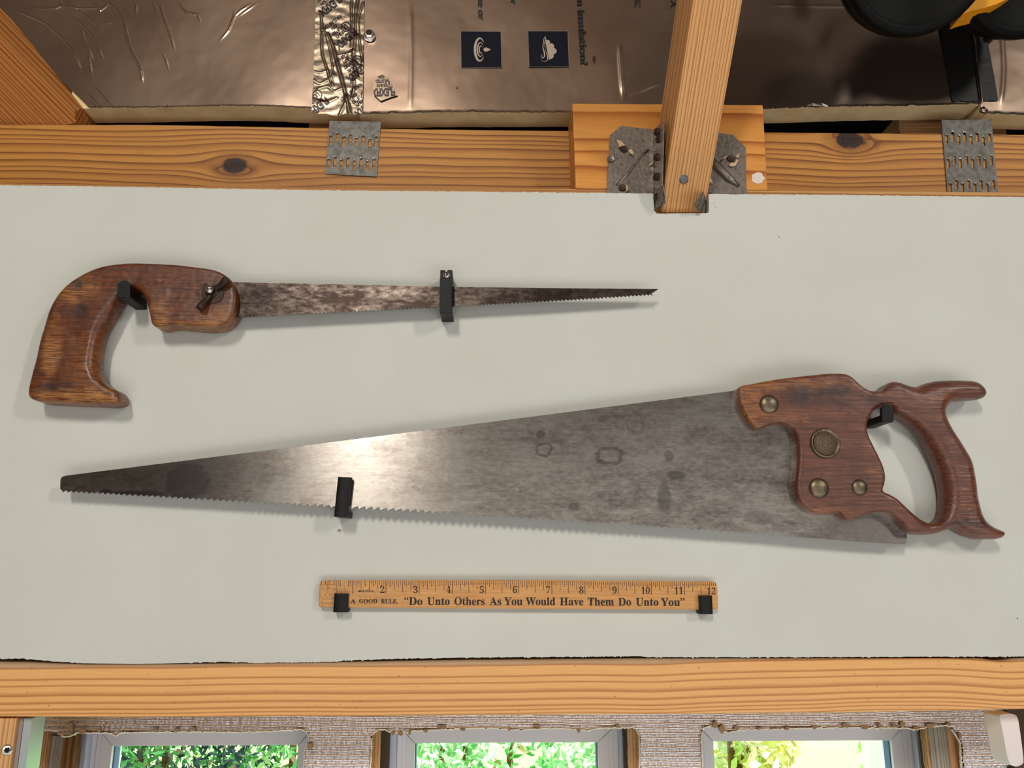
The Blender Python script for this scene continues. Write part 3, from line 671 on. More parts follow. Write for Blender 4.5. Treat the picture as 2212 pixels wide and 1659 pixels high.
eL0, eL1 = P(684, 0, YT), P(674, 243, YT); eR0, eR1 = P(786, 0, YT), P(782, 247, YT); eB = P(730, 247, YT)
def edge_plane(a, b, out):
    t = (b - a) / np.linalg.norm(b - a); n_ = np.array([t[2], 0, -t[0]]); n_ = n_ if n_ @ out > 0 else -n_; return Vector(a), Vector(n_)
clipT = [edge_plane(eL0, eL1, np.array([-1, 0, 0])), edge_plane(eR0, eR1, np.array([1, 0, 0])), (Vector(eB), Vector((0, 0, -1)))]
for ox, oy in ((433 / 6.146, -55 / 6.146), (640 / 6.146, 385 / 6.146), (795 / 6.146, 830 / 6.146), (262 / 6.146, 1290 / 6.146), (905 / 6.146, 1290 / 6.146)):
    stamp((660 + ox, oy), 219, 55, tape, clipT, surf1, YT)
patch_px = ZT3([(1010, 985), (1060, 1020), (1130, 1100), (1160, 1160), (1195, 1215), (1225, 1265), (1130, 1290), (1000, 1340), (940, 1290), (905, 1240), (895, 1160), (905, 1080), (960, 1020)])
patch = thing('tape_patch', 'small torn patch of lettered foil tape right of the tape strip', 'tape', P(832, 190, YF))
Lp = toXZ(patch_px, YF - .0016)
plate('patch_foil', [Lp], YF - .0016, .0003, tape_m, patch)
hull = []
cpt = Lp.mean(0)
for i in (0, 2, 5, 7, 9, 11):
    a, b = Lp[i], Lp[(i + 1) % len(Lp)]; t = (b - a) / np.linalg.norm(b - a); n_ = np.array([t[1], -t[0]]); n_ = n_ if n_ @ (a - cpt) > 0 else -n_
    hull.append((Vector((a[0], 0, a[1])), Vector((n_[0], 0, n_[1]))))
stamp((853.5, 191), 181, 52, patch, hull, None, YF - .0020)

# ---- black tape over the right seam
bt = thing('black_tape', 'wide black tape strip over the seam of the dark boards at upper right', 'tape', P(2090, 150, YF))
V = []; rows, k = 60, 14
for j in range(rows + 1):
    y = -60 + j / rows * 280
    for i in range(k + 1):
        s_ = i / k; xl = np.interp(y, [-60, 58, 214, 222], [2009, 2028, 2054, 2056]); xr = np.interp(y, [-60, 43, 221], [2106, 2123, 2155]); q = P(xl + s_ * (xr - xl), y + (3 * ns(i * .7, 1) if j == rows else 0), YF)
        xm = np.interp(y, [-60, 34, 87, 150, 225], [2062, 2087, 2101, 2110, 2118]); dpx = xl + s_ * (xr - xl) - xm
        q[1] = YF - .0016 - .0004 * ns(q[0] * 300, q[2] * 200); V.append(q)
idx = np.arange(len(V)).reshape(rows + 1, k + 1); Fq = np.stack([idx[:-1, :-1], idx[:-1, 1:], idx[1:, 1:], idx[1:, :-1]], -1).reshape(-1, 4)
mk('tape_strip', V, Fq, btape_m, bt, smooth=True)
for off in (0, 5):
    ln = [P(a + off, b, YF - .0022 - .0008 * ns(b * .05, off)) for a, b in spline([(2060, -60), (2087, 34), (2093, 60), (2101, 87), (2104, 120), (2108, 150), (2113, 190), (2117, 222)], 12, False)]
    mk('tape_fold_gleam', *tube(ln, .0006 + .0002 * (off > 0), 8), btape_m if off == 0 else foil_m, bt, smooth=True)  # second line, in foil colour, imitates the gleam along the fold
mk('foil_corner', *lathe([(0.0001, 0), (.003, .0005), (.0045, .0015), (.002, .003), (.0004, .0036)], 5, P(2123, 240, YF + .0005)), foil_m, bC, smooth=True)

# ---- hexagonal bolt ends
def hexbolt(name, label, x, y, r, mat, dk):
    c = P(x, y, YF - .001); t = thing(name, label, 'bolt', c)
    mk('washer', *lathe([(r * 1.25, 0), (r * 1.25, .0008), (r * .9, .001)], 20, c), mat, t)
    V, Fc = lathe([(r * 1.05, 0.0008), (r * 1.08, .0045), (r * .95, .0052), (r * .62, .0054), (r * .60, .0035)], 6, c, spin=.3); mk('hex_nut', V, Fc, mat, t)
    mk('threaded_end', *lathe([(r * .55, .002), (r * .55, .0062), (r * .4, .007)], 14, c), dk, t, smooth=True)
hexbolt('hex_bolt', 'shiny hexagonal nut on a bolt end just right of the foil tape', 799, 79, .0046, chrome_m, iron_m)
hexbolt('hex_bolt', 'dark hexagonal bolt head with a bright glint beside the black tape', 2135, 84, .0036, iron_m, iron_m)

# ------------------------------------------------------------------ wood block, bits in the gap, nail plates
fr = [(1243, 409), (1659, 411), (1648.5, 226), (1236, 222.5)]
Q = [P(a, b, .012) for a, b in fr]; B_ = [q + np.array([0, .0375, 0]) for q in Q]
blk = thing('wood_block', 'orange pine block behind the metal rafter hanger, with a white paint blot', 'wood block', P(1447, 410, .012))
o = mk('block', Q + B_, BOXF, block_m, blk); bevel_obj(o, .0012)
V = [(1638 + (15 + 9 * ns(i * 1.7)) * math.cos(i * .524), 385 + (13 + 9 * ns(i * 1.3, 5)) * math.sin(i * .524)) for i in range(12)]
plate('paint_blot', [toXZ(V, .0115)], .0115, .0004, paint_m, blk)
for (x0, x1, y0, y1, lab) in ((667, 716, 255, 275, 'short pale wood end showing in the gap left of the left metal plate'), (1945, 2040, 250, 287, 'pale wood end showing in the gap left of the right metal plate'), (2140, 2172, 270, 291, 'small pale wood end in the gap right of the right metal plate')):
    a, b = P(x0, y1, .088), P(x1, y0, .088); o = mk('blocking_end', box_v(a[0], b[0], .0885, .125, a[2] - .01, b[2]), BOXF, osb_m); tag(o, lab, 'wood block')
def slot_loop(cx, cy, w, h, lean=0.):
    r = w / 2; pts = [(cx - r, cy + h / 2)] + [(cx + r * math.cos(a) - 0, cy - h / 2 + r - r * math.sin(a)) for a in np.linspace(math.pi, 0, 6)] + [(cx + r, cy + h / 2)]
    return [(x + lean * (y - cy), y) for x, y in pts]
def nail_plate(label, corners, rows, w, h, lean):
    th = thing('nail_plate', label, 'metal plate', P(*corners[3], .0488))
    holes = []; cen = []
    for pts in rows:
        for x, y in pts: holes.append(toXZ(slot_loop(x, y, w, h, lean), .0488)); cen.append((x, y))
    plate('plate', [toXZ(corners, .0488)] + holes, .0488, .001, galv_m, th)
    lip = None
    for x, y in cen:
        c = P(x - lean * h * .42, y - h * .42, .0486)
        if lip is None:
            pts = [c + np.array([.0011 * math.cos(a) * w / 6.5, -.0002, .0011 * math.sin(a)]) for a in np.linspace(0, math.pi, 8)]
            lip = mk('punched_lip', *tube(pts, .00042, 6), chrome_m, th, smooth=True, origin=c); lip0 = c
        else:
            q = lip.copy(); COL.objects.link(q); q.location = Vector(c) - worldloc(th)
Zp = lambda pts: zpts(pts, 550, 0, 3.95)
xsl = [650, 706, 760, 816, 871, 928, 983, 1038]
r1 = Zp([(x, 1196 if i % 2 == 0 else 1172) for i, x in enumerate(xsl)]); r1 = [(a, b + i * 1.2) for i, (a, b) in enumerate(r1)]
r2 = Zp([(x - 20, (1396 if i % 2 == 0 else 1375) + i * 3) for i, x in enumerate(xsl)])
nail_plate('left galvanised truss plate with two rows of punched slots, over the top beam', Zp([(600, 1483), (1043, 1508), (1078, 1040), (640, 1030)]), [r1, r2], 6.6, 21, -.07)
Zq = lambda pts: zpts(pts, 1650, 0, 3.455)
xr = [1363, 1410, 1455, 1500, 1547, 1593, 1638, 1686]
rr = [Zq([(x + 4 * j * 1.6, yy + (14 if i % 2 == 0 else -10) + (2 * i if j == 0 else 0)) for i, x in enumerate(xr)]) for j, yy in ((0, 1025), (2, 1205), (4.5, 1388))]
nail_plate('right galvanised truss plate with three rows of punched slots, over the top beam', Zq([(1372, 1445), (1750, 1440), (1698, 890), (1325, 895)]), rr, 6.2, 20, .04)

# ------------------------------------------------------------------ rafter, brace and hanger
A0, A1 = P(1425, 462, .012), P(1496, 0, -.10); B0, B1 = P(1522, 462, .012), P(1605, 0, -.10)
d = (A1 - A0) / np.linalg.norm(A1 - A0); n_up = -np.cross([1, 0, 0], d); n_up = n_up / np.linalg.norm(n_up); n_up = n_up if n_up[2] > 0 else -n_up
LR = 1.35; dB = (B1 - B0) / np.linalg.norm(A1 - A0); HR = .052
V = []; W = []
for t in (0, LR):
    for base, dd, wq in ((A0, d, 0), (B0, dB, .039)):
        for h_ in (0, HR):
            p = base + dd * t + n_up * h_
            if t == 0: p = p + (np.array([0, 1, 0]) * (.0 if h_ == 0 else 0)); p = p if h_ == 0 else np.array([p[0], .0118, base[2] + HR * 1.35])
            V.append(p); W.append((t + (h_ * .9 if t == 0 else 0), h_, wq))
raf = mk('rafter', V, [(0, 2, 6, 4), (1, 5, 7, 3), (0, 4, 5, 1), (2, 3, 7, 6), (0, 1, 3, 2), (4, 6, 7, 5)], rafter_m, wp=W)
tag(raf, 'straight-grained pale orange rafter rising from the metal hanger towards the ceiling', 'rafter'); bevel_obj(raf, .0016)
nl = mk('nail_head', *lathe([(.0038, 0), (.0038, .0006), (.003, .0009)], 18, (A0 + B0) / 2 + d * .030 - n_up * 0 + np.array([-.0035, 0, 0]), axis=-n_up), plain('silver_nail', C(120, 118, 122), .3, .9), raf, smooth=False)
# diagonal brace at the left: turned pine board standing on the ledger beam
S0 = P(183, 262, .046); dd = Vector((-.74, -.16, .66)).normalized()
S1 = P(0, 76, 0); # aim the near arris through the photographed line
tt = .40; r_ = ray(0, 76); best = None
for s_ in np.linspace(.35, .75, 400):
    q = CAM + r_ * s_; e = abs((q - S0)[1] / (q - S0)[0] - .22)
    if best is None or e < best[0]: best = (e, q)
dv = Vector(best[1] - S0).normalized(); pv = Vector((0, -1, 0)).cross(dv); pv = pv if pv.x > 0 else -pv; pv.normalize(); qv = dv.cross(pv); qv = qv if qv.y > 0 else -qv
ph = math.radians(58); n1v = pv * math.cos(ph) + qv * math.sin(ph); bv = -pv * math.sin(ph) + qv * math.cos(ph)
S0v = Vector(S0); V = []; W = []
for t in (-.12, .95):
    for a_, b_ in ((0, 0), (.036, 0), (.036, .155), (0, .155)): V.append(S0v + dv * t + n1v * a_ + bv * b_); W.append((t, a_, b_))
o = mk('diagonal_brace', V, [(0, 1, 2, 3), (4, 7, 6, 5), (0, 4, 5, 1), (1, 5, 6, 2), (2, 6, 7, 3), (3, 7, 4, 0)], diag_m, wp=W)
bm = bmesh.new(); bm.from_mesh(o.data); zc = P(100, 266, .05)[2] + .0003 - o.location.z
r_ = bmesh.ops.bisect_plane(bm, geom=bm.verts[:] + bm.edges[:] + bm.faces[:], plane_co=(0, 0, zc), plane_no=(0, 0, -1), clear_outer=True)
bmesh.ops.holes_fill(bm, edges=[e for e in bm.edges if e.is_boundary])
xc = P(180, 215, .03)[0] - o.location.x
bmesh.ops.bisect_plane(bm, geom=bm.verts[:] + bm.edges[:] + bm.faces[:], plane_co=(xc, 0, 0), plane_no=(1, 0, -.06), clear_outer=True)
bmesh.ops.holes_fill(bm, edges=[e for e in bm.edges if e.is_boundary]); bmesh.ops.recalc_face_normals(bm, faces=bm.faces); bm.to_mesh(o.data); bm.free()
tag(o, 'dark orange diagonal timber in the upper left corner, standing on the top beam', 'beam')

Zh = lambda pts: zpts(pts, 1290, 250, 6.32)
hg = thing('joist_hanger', 'grey metal rafter hanger nailed round the foot of the rafter', 'bracket', P(1470, 420, .0105))
plate('flange', [toXZ(Zh([(132, 1110), (150, 700), (165, 450), (175, 270), (330, 135), (480, 160), (760, 182), (775, 1110)]), .0105)], .0105, .0012, hang_m, hg)
plate('flange', [toXZ(Zh([(1480, 1110), (1500, 235), (1640, 235), (1850, 262), (2030, 435), (2042, 1110)]), .0105)], .0105, .0012, hang_m, hg)
mk('stiffening_rib', *tube([P(*Zh([q])[0], .0105) for q in ((1500, 560), (1620, 680), (1800, 860), (1935, 965))], lambda t: .0036 if t < .9 else .0016, 10), hang_m, hg, smooth=True)
mk('stiffening_rib', *tube([P(*Zh([q])[0], .0112) for q in ((260, 960), (420, 800), (600, 560), (700, 470))], .0014, 8), hang_m, hg, smooth=True)
XsL = P(1412, 380, .0105)[0]; XaL = lambda y: P(1425, 462, .012)[0]
def strapV(side):
    V = []
    rows_ = [(278, 264), (300, 270), (340, 325), (380, 378), (410, 410), (438, 440), (455, 458)]
    return rows_
# left strap: bent from the flange forward along the side of the rafter
V = []
for x, yb, xf, yf, Yf_ in ((1412, 280, 1433, 262, -.026), (1411.5, 310, 1432.5, 300, -.026), (1411, 350, 1431, 345, -.023), (1410.5, 400, 1430, 398, -.018), (1410.5, 425, 1436, 424, -.0155), (1410.5, 455, 1428, 448, -.006)):
    p = P(x, yb, .0105); q = P(xf, yf, Yf_); V += [p, p + np.array([.0009, 0, 0]), q, q + np.array([.0009, 0, 0])]
Fc = []
for i in range(5):
    a = 4 * i; b = a + 4; Fc += [(a, a + 2, b + 2, b), (a + 1, b + 1, b + 3, a + 3), (a, b, b + 1, a + 1), (a + 2, a + 3, b + 3, b + 2)]
Fc += [(0, 1, 3, 2), (20, 22, 23, 21)]
mk('strap', V, Fc, hang_m, hg)
tabL = [P(*Zh([q])[0], Y_) for q, Y_ in (((878, 950), -.0165), ((925, 1190), -.0125), ((840, 1245), -.004), ((765, 1290), .001), ((768, 1050), .002))]
mk('bent_tab', [t for t in tabL] + [t + np.array([.0008, .0008, 0]) for t in tabL], [(0, 1, 2, 3, 4), (9, 8, 7, 6, 5)] + [(i, (i + 1) % 5, 5 + (i + 1) % 5, 5 + i) for i in range(5)], hang_m, hg)
tabR = [P(*Zh([q])[0], Y_) for q, Y_ in (((1440, 1030), -.0125), ((1318, 1220), -.0115), ((1388, 1312), -.004), ((1440, 1290), .002), ((1470, 1100), .001))]
mk('bent_tab', [t for t in tabR] + [t + np.array([.0008, .0008, 0]) for t in tabR], [(0, 1, 2, 3, 4), (9, 8, 7, 6, 5)] + [(i, (i + 1) % 5, 5 + (i + 1) % 5, 5 + i) for i in range(5)], hang_m, hg)
sR = [P(*Zh([q])[0], Y_) for q, Y_ in (((1530, 1060), .0095), ((1520, 1330), .0095), ((1446, 1330), .003), ((1462, 1060), .003), ((1490, 1040), .006))]
mk('strap', sR + [s + np.array([.0009, 0, 0]) for s in sR], [(0, 1, 2, 3, 4), (9, 8, 7, 6, 5)] + [(i, (i + 1) % 5, 5 + (i + 1) % 5, 5 + i) for i in range(5)], hang_m, hg)
for (a, b, ax, Y_) in ((365, 460, 0, .0105), (340, 985, 0, .0105), (1825, 590, 0, .0105), (185, 600, 0, .0105), (1390, 0, 0, 0)):
    if a == 1390: continue
    x, y = Zh([(a, b)])[0]; c = P(x, y, Y_)
    mk('nail', *lathe([(.0031, -.001), (.0033, .0006), (.0028, .0014), (.0012, .0012), (.001, .0018)], 16, c), nail_m if a != 185 else hang_m, hg)
for (a, b, Y_) in ((814, 222, -.008), (840, 322, -.012), (812, 568, -.006), (806, 835, -.004), (812, 1112, -.003)):
    x, y = Zh([(a, b)])[0]; mk('nail', *lathe([(.0031, -.001), (.0033, .0007), (.0026, .0016), (.001, .002)], 14, P(x, y, Y_), axis=(-.86, -.5, 0)), nail_m, hg)
def flake(pts, Y_, par, mat=paper_m, name='wood_splinter'):
    V = [P(a, b, Y_ - .0006 - .0012 * ((i * 7) % 3)) for i, (a, b) in enumerate(pts)]; n_ = len(V)
    mk(name, V + [v + np.array([0, .0006, 0]) for v in V], [tuple(range(n_)), tuple(range(2 * n_ - 1, n_ - 1, -1))] + [(i, (i + 1) % n_, n_ + (i + 1) % n_, n_ + i) for i in range(n_)], mat, par)
spl = plain('pale_splinter', C(214, 184, 146), .8)
for pts in ([(262, 325), (325, 345), (380, 400), (330, 415), (300, 430), (285, 380)], [(425, 465), (470, 455), (505, 520), (490, 545), (445, 510)], [(705, 685), (725, 650), (775, 612), (795, 620), (750, 665)],
            [(1715, 600), (1725, 565), (1770, 545), (1775, 560), (1735, 585), (1745, 610)], [(1805, 680), (1825, 640), (1880, 640), (1905, 590), (1925, 615), (1890, 680), (1845, 695)], [(1890, 560), (1925, 515), (1945, 535), (1925, 575)],
            [(1490, 820), (1530, 810), (1560, 870), (1580, 925), (1545, 905), (1500, 880)], [(1455, 985), (1475, 940), (1510, 935), (1510, 1000), (1480, 1010)], [(390, 960), (405, 935), (425, 985), (415, 1040), (395, 1030)], [(1445, 1080), (1470, 1020), (1500, 1030), (1490, 1100), (1460, 1150)]):
    flake(Zh(pts), .0095, hg, spl)
flake(Zh([(1478, 1060), (1525, 1055), (1535, 1330), (1480, 1330), (1465, 1200)]), .010, hg, plain('torn_drywall_paper', C(158, 140, 130), .9), 'torn_paper')

# ------------------------------------------------------------------ padded cups hanging at the upper right
rubber_m = plain('black_cushion', C(6, 6, 6), .55, 0, .2, 120, spec=.12); foamb_m = plain('black_foam', C(2, 2, 2), .95, spec=.02)
em = thing('ear_muffs', 'black round padded cups with a yellow shell, hanging in the top right corner', 'ear muffs', P(2100, -120, -.06))
for (cx, cyy, r, Yc, tilt) in ((1984, -91, 155, -.07, -.10), (2222, -98, 166, -.045, .12)):
    c = Vector(P(cx, cyy, Yc)); R_ = (P(cx + r, cyy, Yc) - P(cx, cyy, Yc))[0]; ax = Vector((tilt, -1, -.62)).normalized()
    prof = [(R_ * .80, .001), (R_ * .84, .004), (R_ * .92, .006), (R_ * .985, .0035), (R_, -.004), (R_ * .97, -.011), (R_ * .9, -.014), (R_ * .80, -.012)]
    mk('ear_cushion', *lathe(prof, 64, c, ax), rubber_m, em, smooth=True)
    mk('foam_insert', *lathe([(R_ * .84, -.006), (R_ * .5, -.009), (R_ * .1, -.010)], 40, c, ax), foamb_m, em, smooth=True)
    mk('ear_cup', *lathe([(R_ * .93, -.013), (R_ * .97, -.018), (R_ * .9, -.035), (R_ * .6, -.05), (R_ * .2, -.055)], 48, c, ax), rubber_m, em, smooth=True)
pl = [P(a, b, -.035) for a, b in ((2080, 30), (2100, 23), (2130, 16), (2155, 8), (2171, 0), (2190, -12), (2190, -60), (2110, -60), (2085, 0))]
mk('yellow_shell', pl + [p + np.array([0, .02, 0]) for p in pl], [tuple(range(9)), tuple(range(17, 8, -1))] + [(i, (i + 1) % 9, 9 + (i + 1) % 9, 9 + i) for i in range(9)], yellow_m, em)
hb = [P(1984, -91, -.05) + np.array([0, .03, .05]), P(1990, -300, -.05), P(2100, -420, -.06), P(2210, -300, -.05), P(2222, -98, -.03) + np.array([0, .03, .05])]
mk('headband', *tube([Vector(p) for p in hb], .006, 10), rubber_m, em, smooth=True)
hk = P(2100, -420, -.06); o = mk('ceiling_hook', *tube([(hk[0], hk[1], ZC), (hk[0], hk[1], hk[2] + .02), (hk[0] + .012, hk[1], hk[2] - .002), (hk[0], hk[1] - .0, hk[2] - .008)], .003, 8), iron_m); tag(o, 'dark steel ceiling hook holding the black padded cups', 'hook')

# ------------------------------------------------------------------ toothed blades
def toothed(p0, p1s, pitch, depth, heel_left=True):
    """teeth along a px polyline from left to right; vertical flank on the left when heel_left"""
    pts = []; L = [np.array(p, float) for p in p1s]; seg = [np.linalg.norm(b - a) for a, b in zip(L, L[1:])]; tot = sum(seg); s_ = 0.
    def at(s):
        for a, b, l in zip(L, L[1:], seg):
            if s <= l: return a + (b - a) * s / l
            s -= l
        return L[-1]
    while s_ < tot:
        f = s_ / tot; pi = pitch(f); de = depth(f) * (.85 + .3 * random.random()); a = at(s_); b = at(min(tot, s_ + pi))
        if heel_left: pts += [(a[0], a[1] - de), (a[0] + .12 * pi, a[1]), (a[0] + .45 * pi, a[1] - de * .55), (a[0] + .85 * pi, a[1] - de * 1.05)]
        else: pts += [(a[0], a[1] - de), (a[0] + .75 * pi, a[1] - .15 * de), (a[0] + .88 * pi, a[1])]
        s_ += pi
    return pts
YB = -.0145      # front face of both blades

# ---- compass saw
cs = thing('compass_saw', 'old compass saw with a curved pistol-grip wooden handle and a thin rusty blade pointing right', 'saw', P(700, 700, -.0135))
teeth = toothed(None, [(500, 687), (700, 677), (950, 664), (1100, 656), (1260, 647), (1404, 637)], lambda f: 8.3, lambda f: 3.3, False)
out = [(1404, 636), (1422, 624.2), (1200, 622.5), (950, 619), (700, 613.5), (512, 609.5), (455, 608), (455, 685)]
plate('blade', [toXZ([(455, 688)] + teeth + out[:-1], YB)], YB, .0011, cblade_m, cs)
hp = zpts([(118, 1335), (120, 1290), (150, 1130), (182, 1000), (212, 860), (250, 730), (290, 605), (340, 500), (400, 412), (480, 332), (580, 262), (700, 202), (820, 165), (940, 146), (1060, 138), (1200, 140), (1350, 147), (1500, 157), (1640, 174), (1760, 190), (1840, 210), (1900, 238), (1955, 280), (1990, 325), (2010, 380), (2020, 450), (2016, 520), (1998, 585), (1962, 645), (1915, 688), (1850, 712), (1760, 722), (1650, 718), (1550, 708), (1450, 700), (1380, 708), (1310, 718), (1262, 708), (1238, 682), (1226, 620), (1212, 550), (1195, 490), (1165, 425), (1125, 385), (1075, 362), (1010, 368), (955, 410), (915, 480), (880, 560), (845, 650), (800, 745), (762, 850), (740, 980), (738, 1080), (752, 1155), (792, 1218), (850, 1266), (915, 1298), (942, 1338), (944, 1395), (900, 1422), (820, 1430), (650, 1422), (450, 1412), (250, 1402), (162, 1385), (125, 1360)], 40, 540, 4.254)
Yh = -.0125; hpx = spline(hp, 2.6); hXZ = toXZ(hpx, -.0175)
xA, xB = P(318, 700, -.0175)[0], P(250, 700, -.0175)[0]; zlo_ = P(250, 850, -.0175)[2]
def r_comp(V):
    grip = np.clip((xA + .012 - V[:, 0]) / .045, 0, 1); inner = np.clip((V[:, 0] - P(165, 720, -.0175)[0]) / .02, .25, 1)
    low = np.clip((V[:, 1] - zlo_) / .02, .3, 1)
    top = 1 - np.clip((V[:, 1] - P(250, 700, -.0175)[2]) / .022, 0, 1); return .0026 + .0076 * grip * inner * low * top
def b_comp(V, d): return np.array([.0003 * ns(x * 70, z * 70) + .00015 * ns(x * 260, z * 260, 2) for x, z in V])
relief('handle', hXZ, [], Yh, .0105, r_comp, comp_m, cs, b_comp)
# saw-kerf line round the nose of the handle
kl = [P(a, b, -.0168) for a, b in zpts([(1262, 708), (1310, 718), (1380, 709), (1450, 701), (1550, 709), (1650, 719), (1760, 723), (1850, 713), (1915, 689), (1962, 646), (1998, 586), (2016, 520)], 40, 540, 4.254)]
Zw = lambda pts: zpts(pts, 400, 580, 11.85)
w0 = P(*Zw([(680, 600)])[0], -.023)
wg = mk('wing_nut', *lathe([(.0052, 0), (.0050, .0012), (.0036, .002), (.0034, .0052), (.003, .0056)], 28, w0), iron_m, cs, smooth=False)
def wing(pts, rr, ys):
    q = spline(Zw(pts), 2, False); n_ = len(q); return tube([P(a, b, -.0245 + np.interp(i / (n_ - 1), [0, 1], ys)) for i, (a, b) in enumerate(q)], lambda t: np.interp(t, [0, .35, .8, .95, 1], rr), 12)
mk('wing', *wing([(650, 680), (560, 800), (470, 900), (390, 1010), (365, 1040)], [.0022, .0022, .0034, .0032, .0012], (0, -.004)), iron_m, wg, smooth=True)
mk('wing', *wing([(760, 520), (880, 450), (980, 370), (1050, 290), (1085, 255)], [.0022, .0022, .0033, .0030, .0012], (0, -.004)), iron_m, wg, smooth=True)
plate('washer_plate', [toXZ(spline(Zw([(470, 390), (540, 370), (600, 420), (640, 470), (760, 500), (880, 470), (960, 470), (990, 600), (960, 740), (860, 850), (720, 890), (600, 880), (480, 780), (415, 720), (420, 560), (440, 470)]), 2), -.0238)], -.0238, .0012, iron_m, cs)
sc_ = mk('screw_head', *lathe([(.0032, .0040), (.0032, .0062), (.0022, .0071), (.0008, .0073)], 20, w0), chrome_m, cs, smooth=True)
a_ = w0 + np.array([0, -.0073, 0]); mk('screw_slot', box_v(a_[0] - .0026, a_[0] + .0026, a_[1] - .0003, a_[1] + .001, a_[2] - .0004, a_[2] + .0004), BOXF, iron_m, sc_)

# ---- handsaw
hs = thing('handsaw', 'large old handsaw with a broad stained steel blade and closed reddish wooden handle', 'saw', P(1100, 1120, -.0135))
tl = [(134, 1063), (300, 1072), (464, 1082), (718, 1097), (856, 1104), (1037, 1116), (1218, 1127), (1449, 1141), (1620, 1152), (1700, 1158)]
teeth = toothed(None, tl, lambda f: 11 + 5 * min(1, f * 2.2), lambda f: (3.2 + 2.2 * min(1, f * 2.5)) * (1 if f < .62 else max(.35, 1 - (f - .62) * 2.2)), True)
out = [(1700, 1158), (1760, 1162.5), (1850, 1170), (1955, 1175.5), (1959, 1170), (1959, 1150), (1900, 1060), (1780, 900), (1700, 850), (1592, 843.2), (1200, 893.5), (800, 944.5), (400, 995), (142, 1027.5), (134, 1030), (130.5, 1036), (130, 1056)]
plate('blade', [toXZ(teeth + out, YB)], YB, .0011, blade_m, hs)
Zs = lambda pts: zpts(pts, 1560, 790, 3.393)
ho = Zs([(107, 190), (112, 168), (130, 155), (160, 147), (250, 130), (400, 103), (560, 83), (700, 69), (760, 63), (860, 63), (905, 71), (940, 90), (985, 130), (1030, 166), (1070, 186), (1105, 192), (1150, 190), (1178, 168), (1205, 138), (1240, 119), (1300, 121), (1370, 137), (1435, 150), (1485, 130), (1560, 110), (1650, 102), (1760, 101), (1850, 107), (1900, 126), (1935, 163), (1948, 198), (1935, 226), (1900, 237), (1850, 240), (1780, 246), (1720, 254), (1680, 276), (1656, 312), (1652, 350), (1668, 400), (1700, 462), (1750, 540), (1800, 620), (1840, 692), (1860, 770), (1875, 860), (1885, 950), (1900, 1020), (1920, 1090), (1950, 1140), (2000, 1178), (2050, 1200), (2078, 1216), (2082, 1238), (2066, 1260), (2020, 1270), (1900, 1270), (1850, 1260), (1790, 1238), (1740, 1208), (1700, 1190), (1650, 1205), (1600, 1225), (1530, 1238), (1450, 1236), (1380, 1226), (1350, 1213), (1322, 1180), (1285, 1130), (1235, 1092), (1170, 1074), (1110, 1074), (1050, 1090), (980, 1120), (915, 1137), (882, 1124), (856, 1092), (838, 1074), (780, 1090), (700, 1090), (640, 1070), (590, 1036), (552, 990), (532, 930), (528, 850), (540, 750), (545, 640), (540, 550), (520, 492), (480, 450), (430, 431), (360, 433), (310, 450), (270, 469), (232, 466), (190, 420), (150, 350), (118, 280), (108, 220)])
hh = Zs([(1105, 330), (1150, 302), (1200, 287), (1245, 300), (1270, 345), (1330, 380), (1400, 430), (1470, 500), (1520, 580), (1570, 680), (1608, 780), (1630, 880), (1636, 960), (1628, 1040), (1608, 1108), (1570, 1143), (1520, 1148), (1460, 1123), (1400, 1083), (1330, 1028), (1270, 978), (1215, 945), (1172, 925), (1165, 905), (1176, 870), (1182, 820), (1170, 750), (1140, 680), (1100, 600), (1062, 520), (1049, 460), (1056, 410), (1078, 362)])
hoXZ, hhXZ = toXZ(spline(ho, 2.6), -.0205), toXZ(spline(hh, 2.6), -.0205)
gx0, gx1 = P(1925, 1000, -.02)[0], P(1985, 1000, -.02)[0]
def r_saw(V):
    g = np.clip((V[:, 0] - gx0) / (gx1 - gx0), 0, 1); return .0030 + .0062 * g
def b_saw(V, d): return np.array([.00025 * ns(x * 60, z * 60, 5) + .00018 * ns(x * 200, z * 420, 9) for x, z in V])
relief('handle', hoXZ, [hhXZ], -.0140, .0112, r_saw, saw_m, hs, b_saw)
for (zx, zy, r, sink) in ((343, 283, 20, 0), (708, 897, 20.5, 0), (1003, 893, 17, .0006)):
    c = P(*Zs([(zx, zy)])[0], -.0249 + sink); R_ = r * .00036
    nt = mk('saw_nut', *lathe([(R_ * 1.04, 0), (R_, .0010), (R_ * .9, .0017), (R_ * .7, .0024), (R_ * .4, .0029), (R_ * .1, .0031)], 32, c), brass_m, hs, smooth=True)
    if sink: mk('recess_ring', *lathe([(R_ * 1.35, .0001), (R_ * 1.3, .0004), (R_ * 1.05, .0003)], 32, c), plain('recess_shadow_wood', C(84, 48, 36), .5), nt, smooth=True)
c = P(*Zs([(753, 570)])[0], -.0249); R_ = 32 * .00036
md = mk('medallion', *lathe([(R_, 0), (R_ * .99, .0012), (R_ * .93, .0021), (R_ * .86, .0020), (R_ * .80, .0008), (R_ * .1, .0009)], 48, c), brass_m, hs, smooth=True)
mk('medallion_face', *lathe([(R_ * .79, .0008), (R_ * .78, .0012), (R_ * .3, .0013), (R_ * .05, .0013)], 40, c), brassd_m, md, smooth=True)
rel = MB()
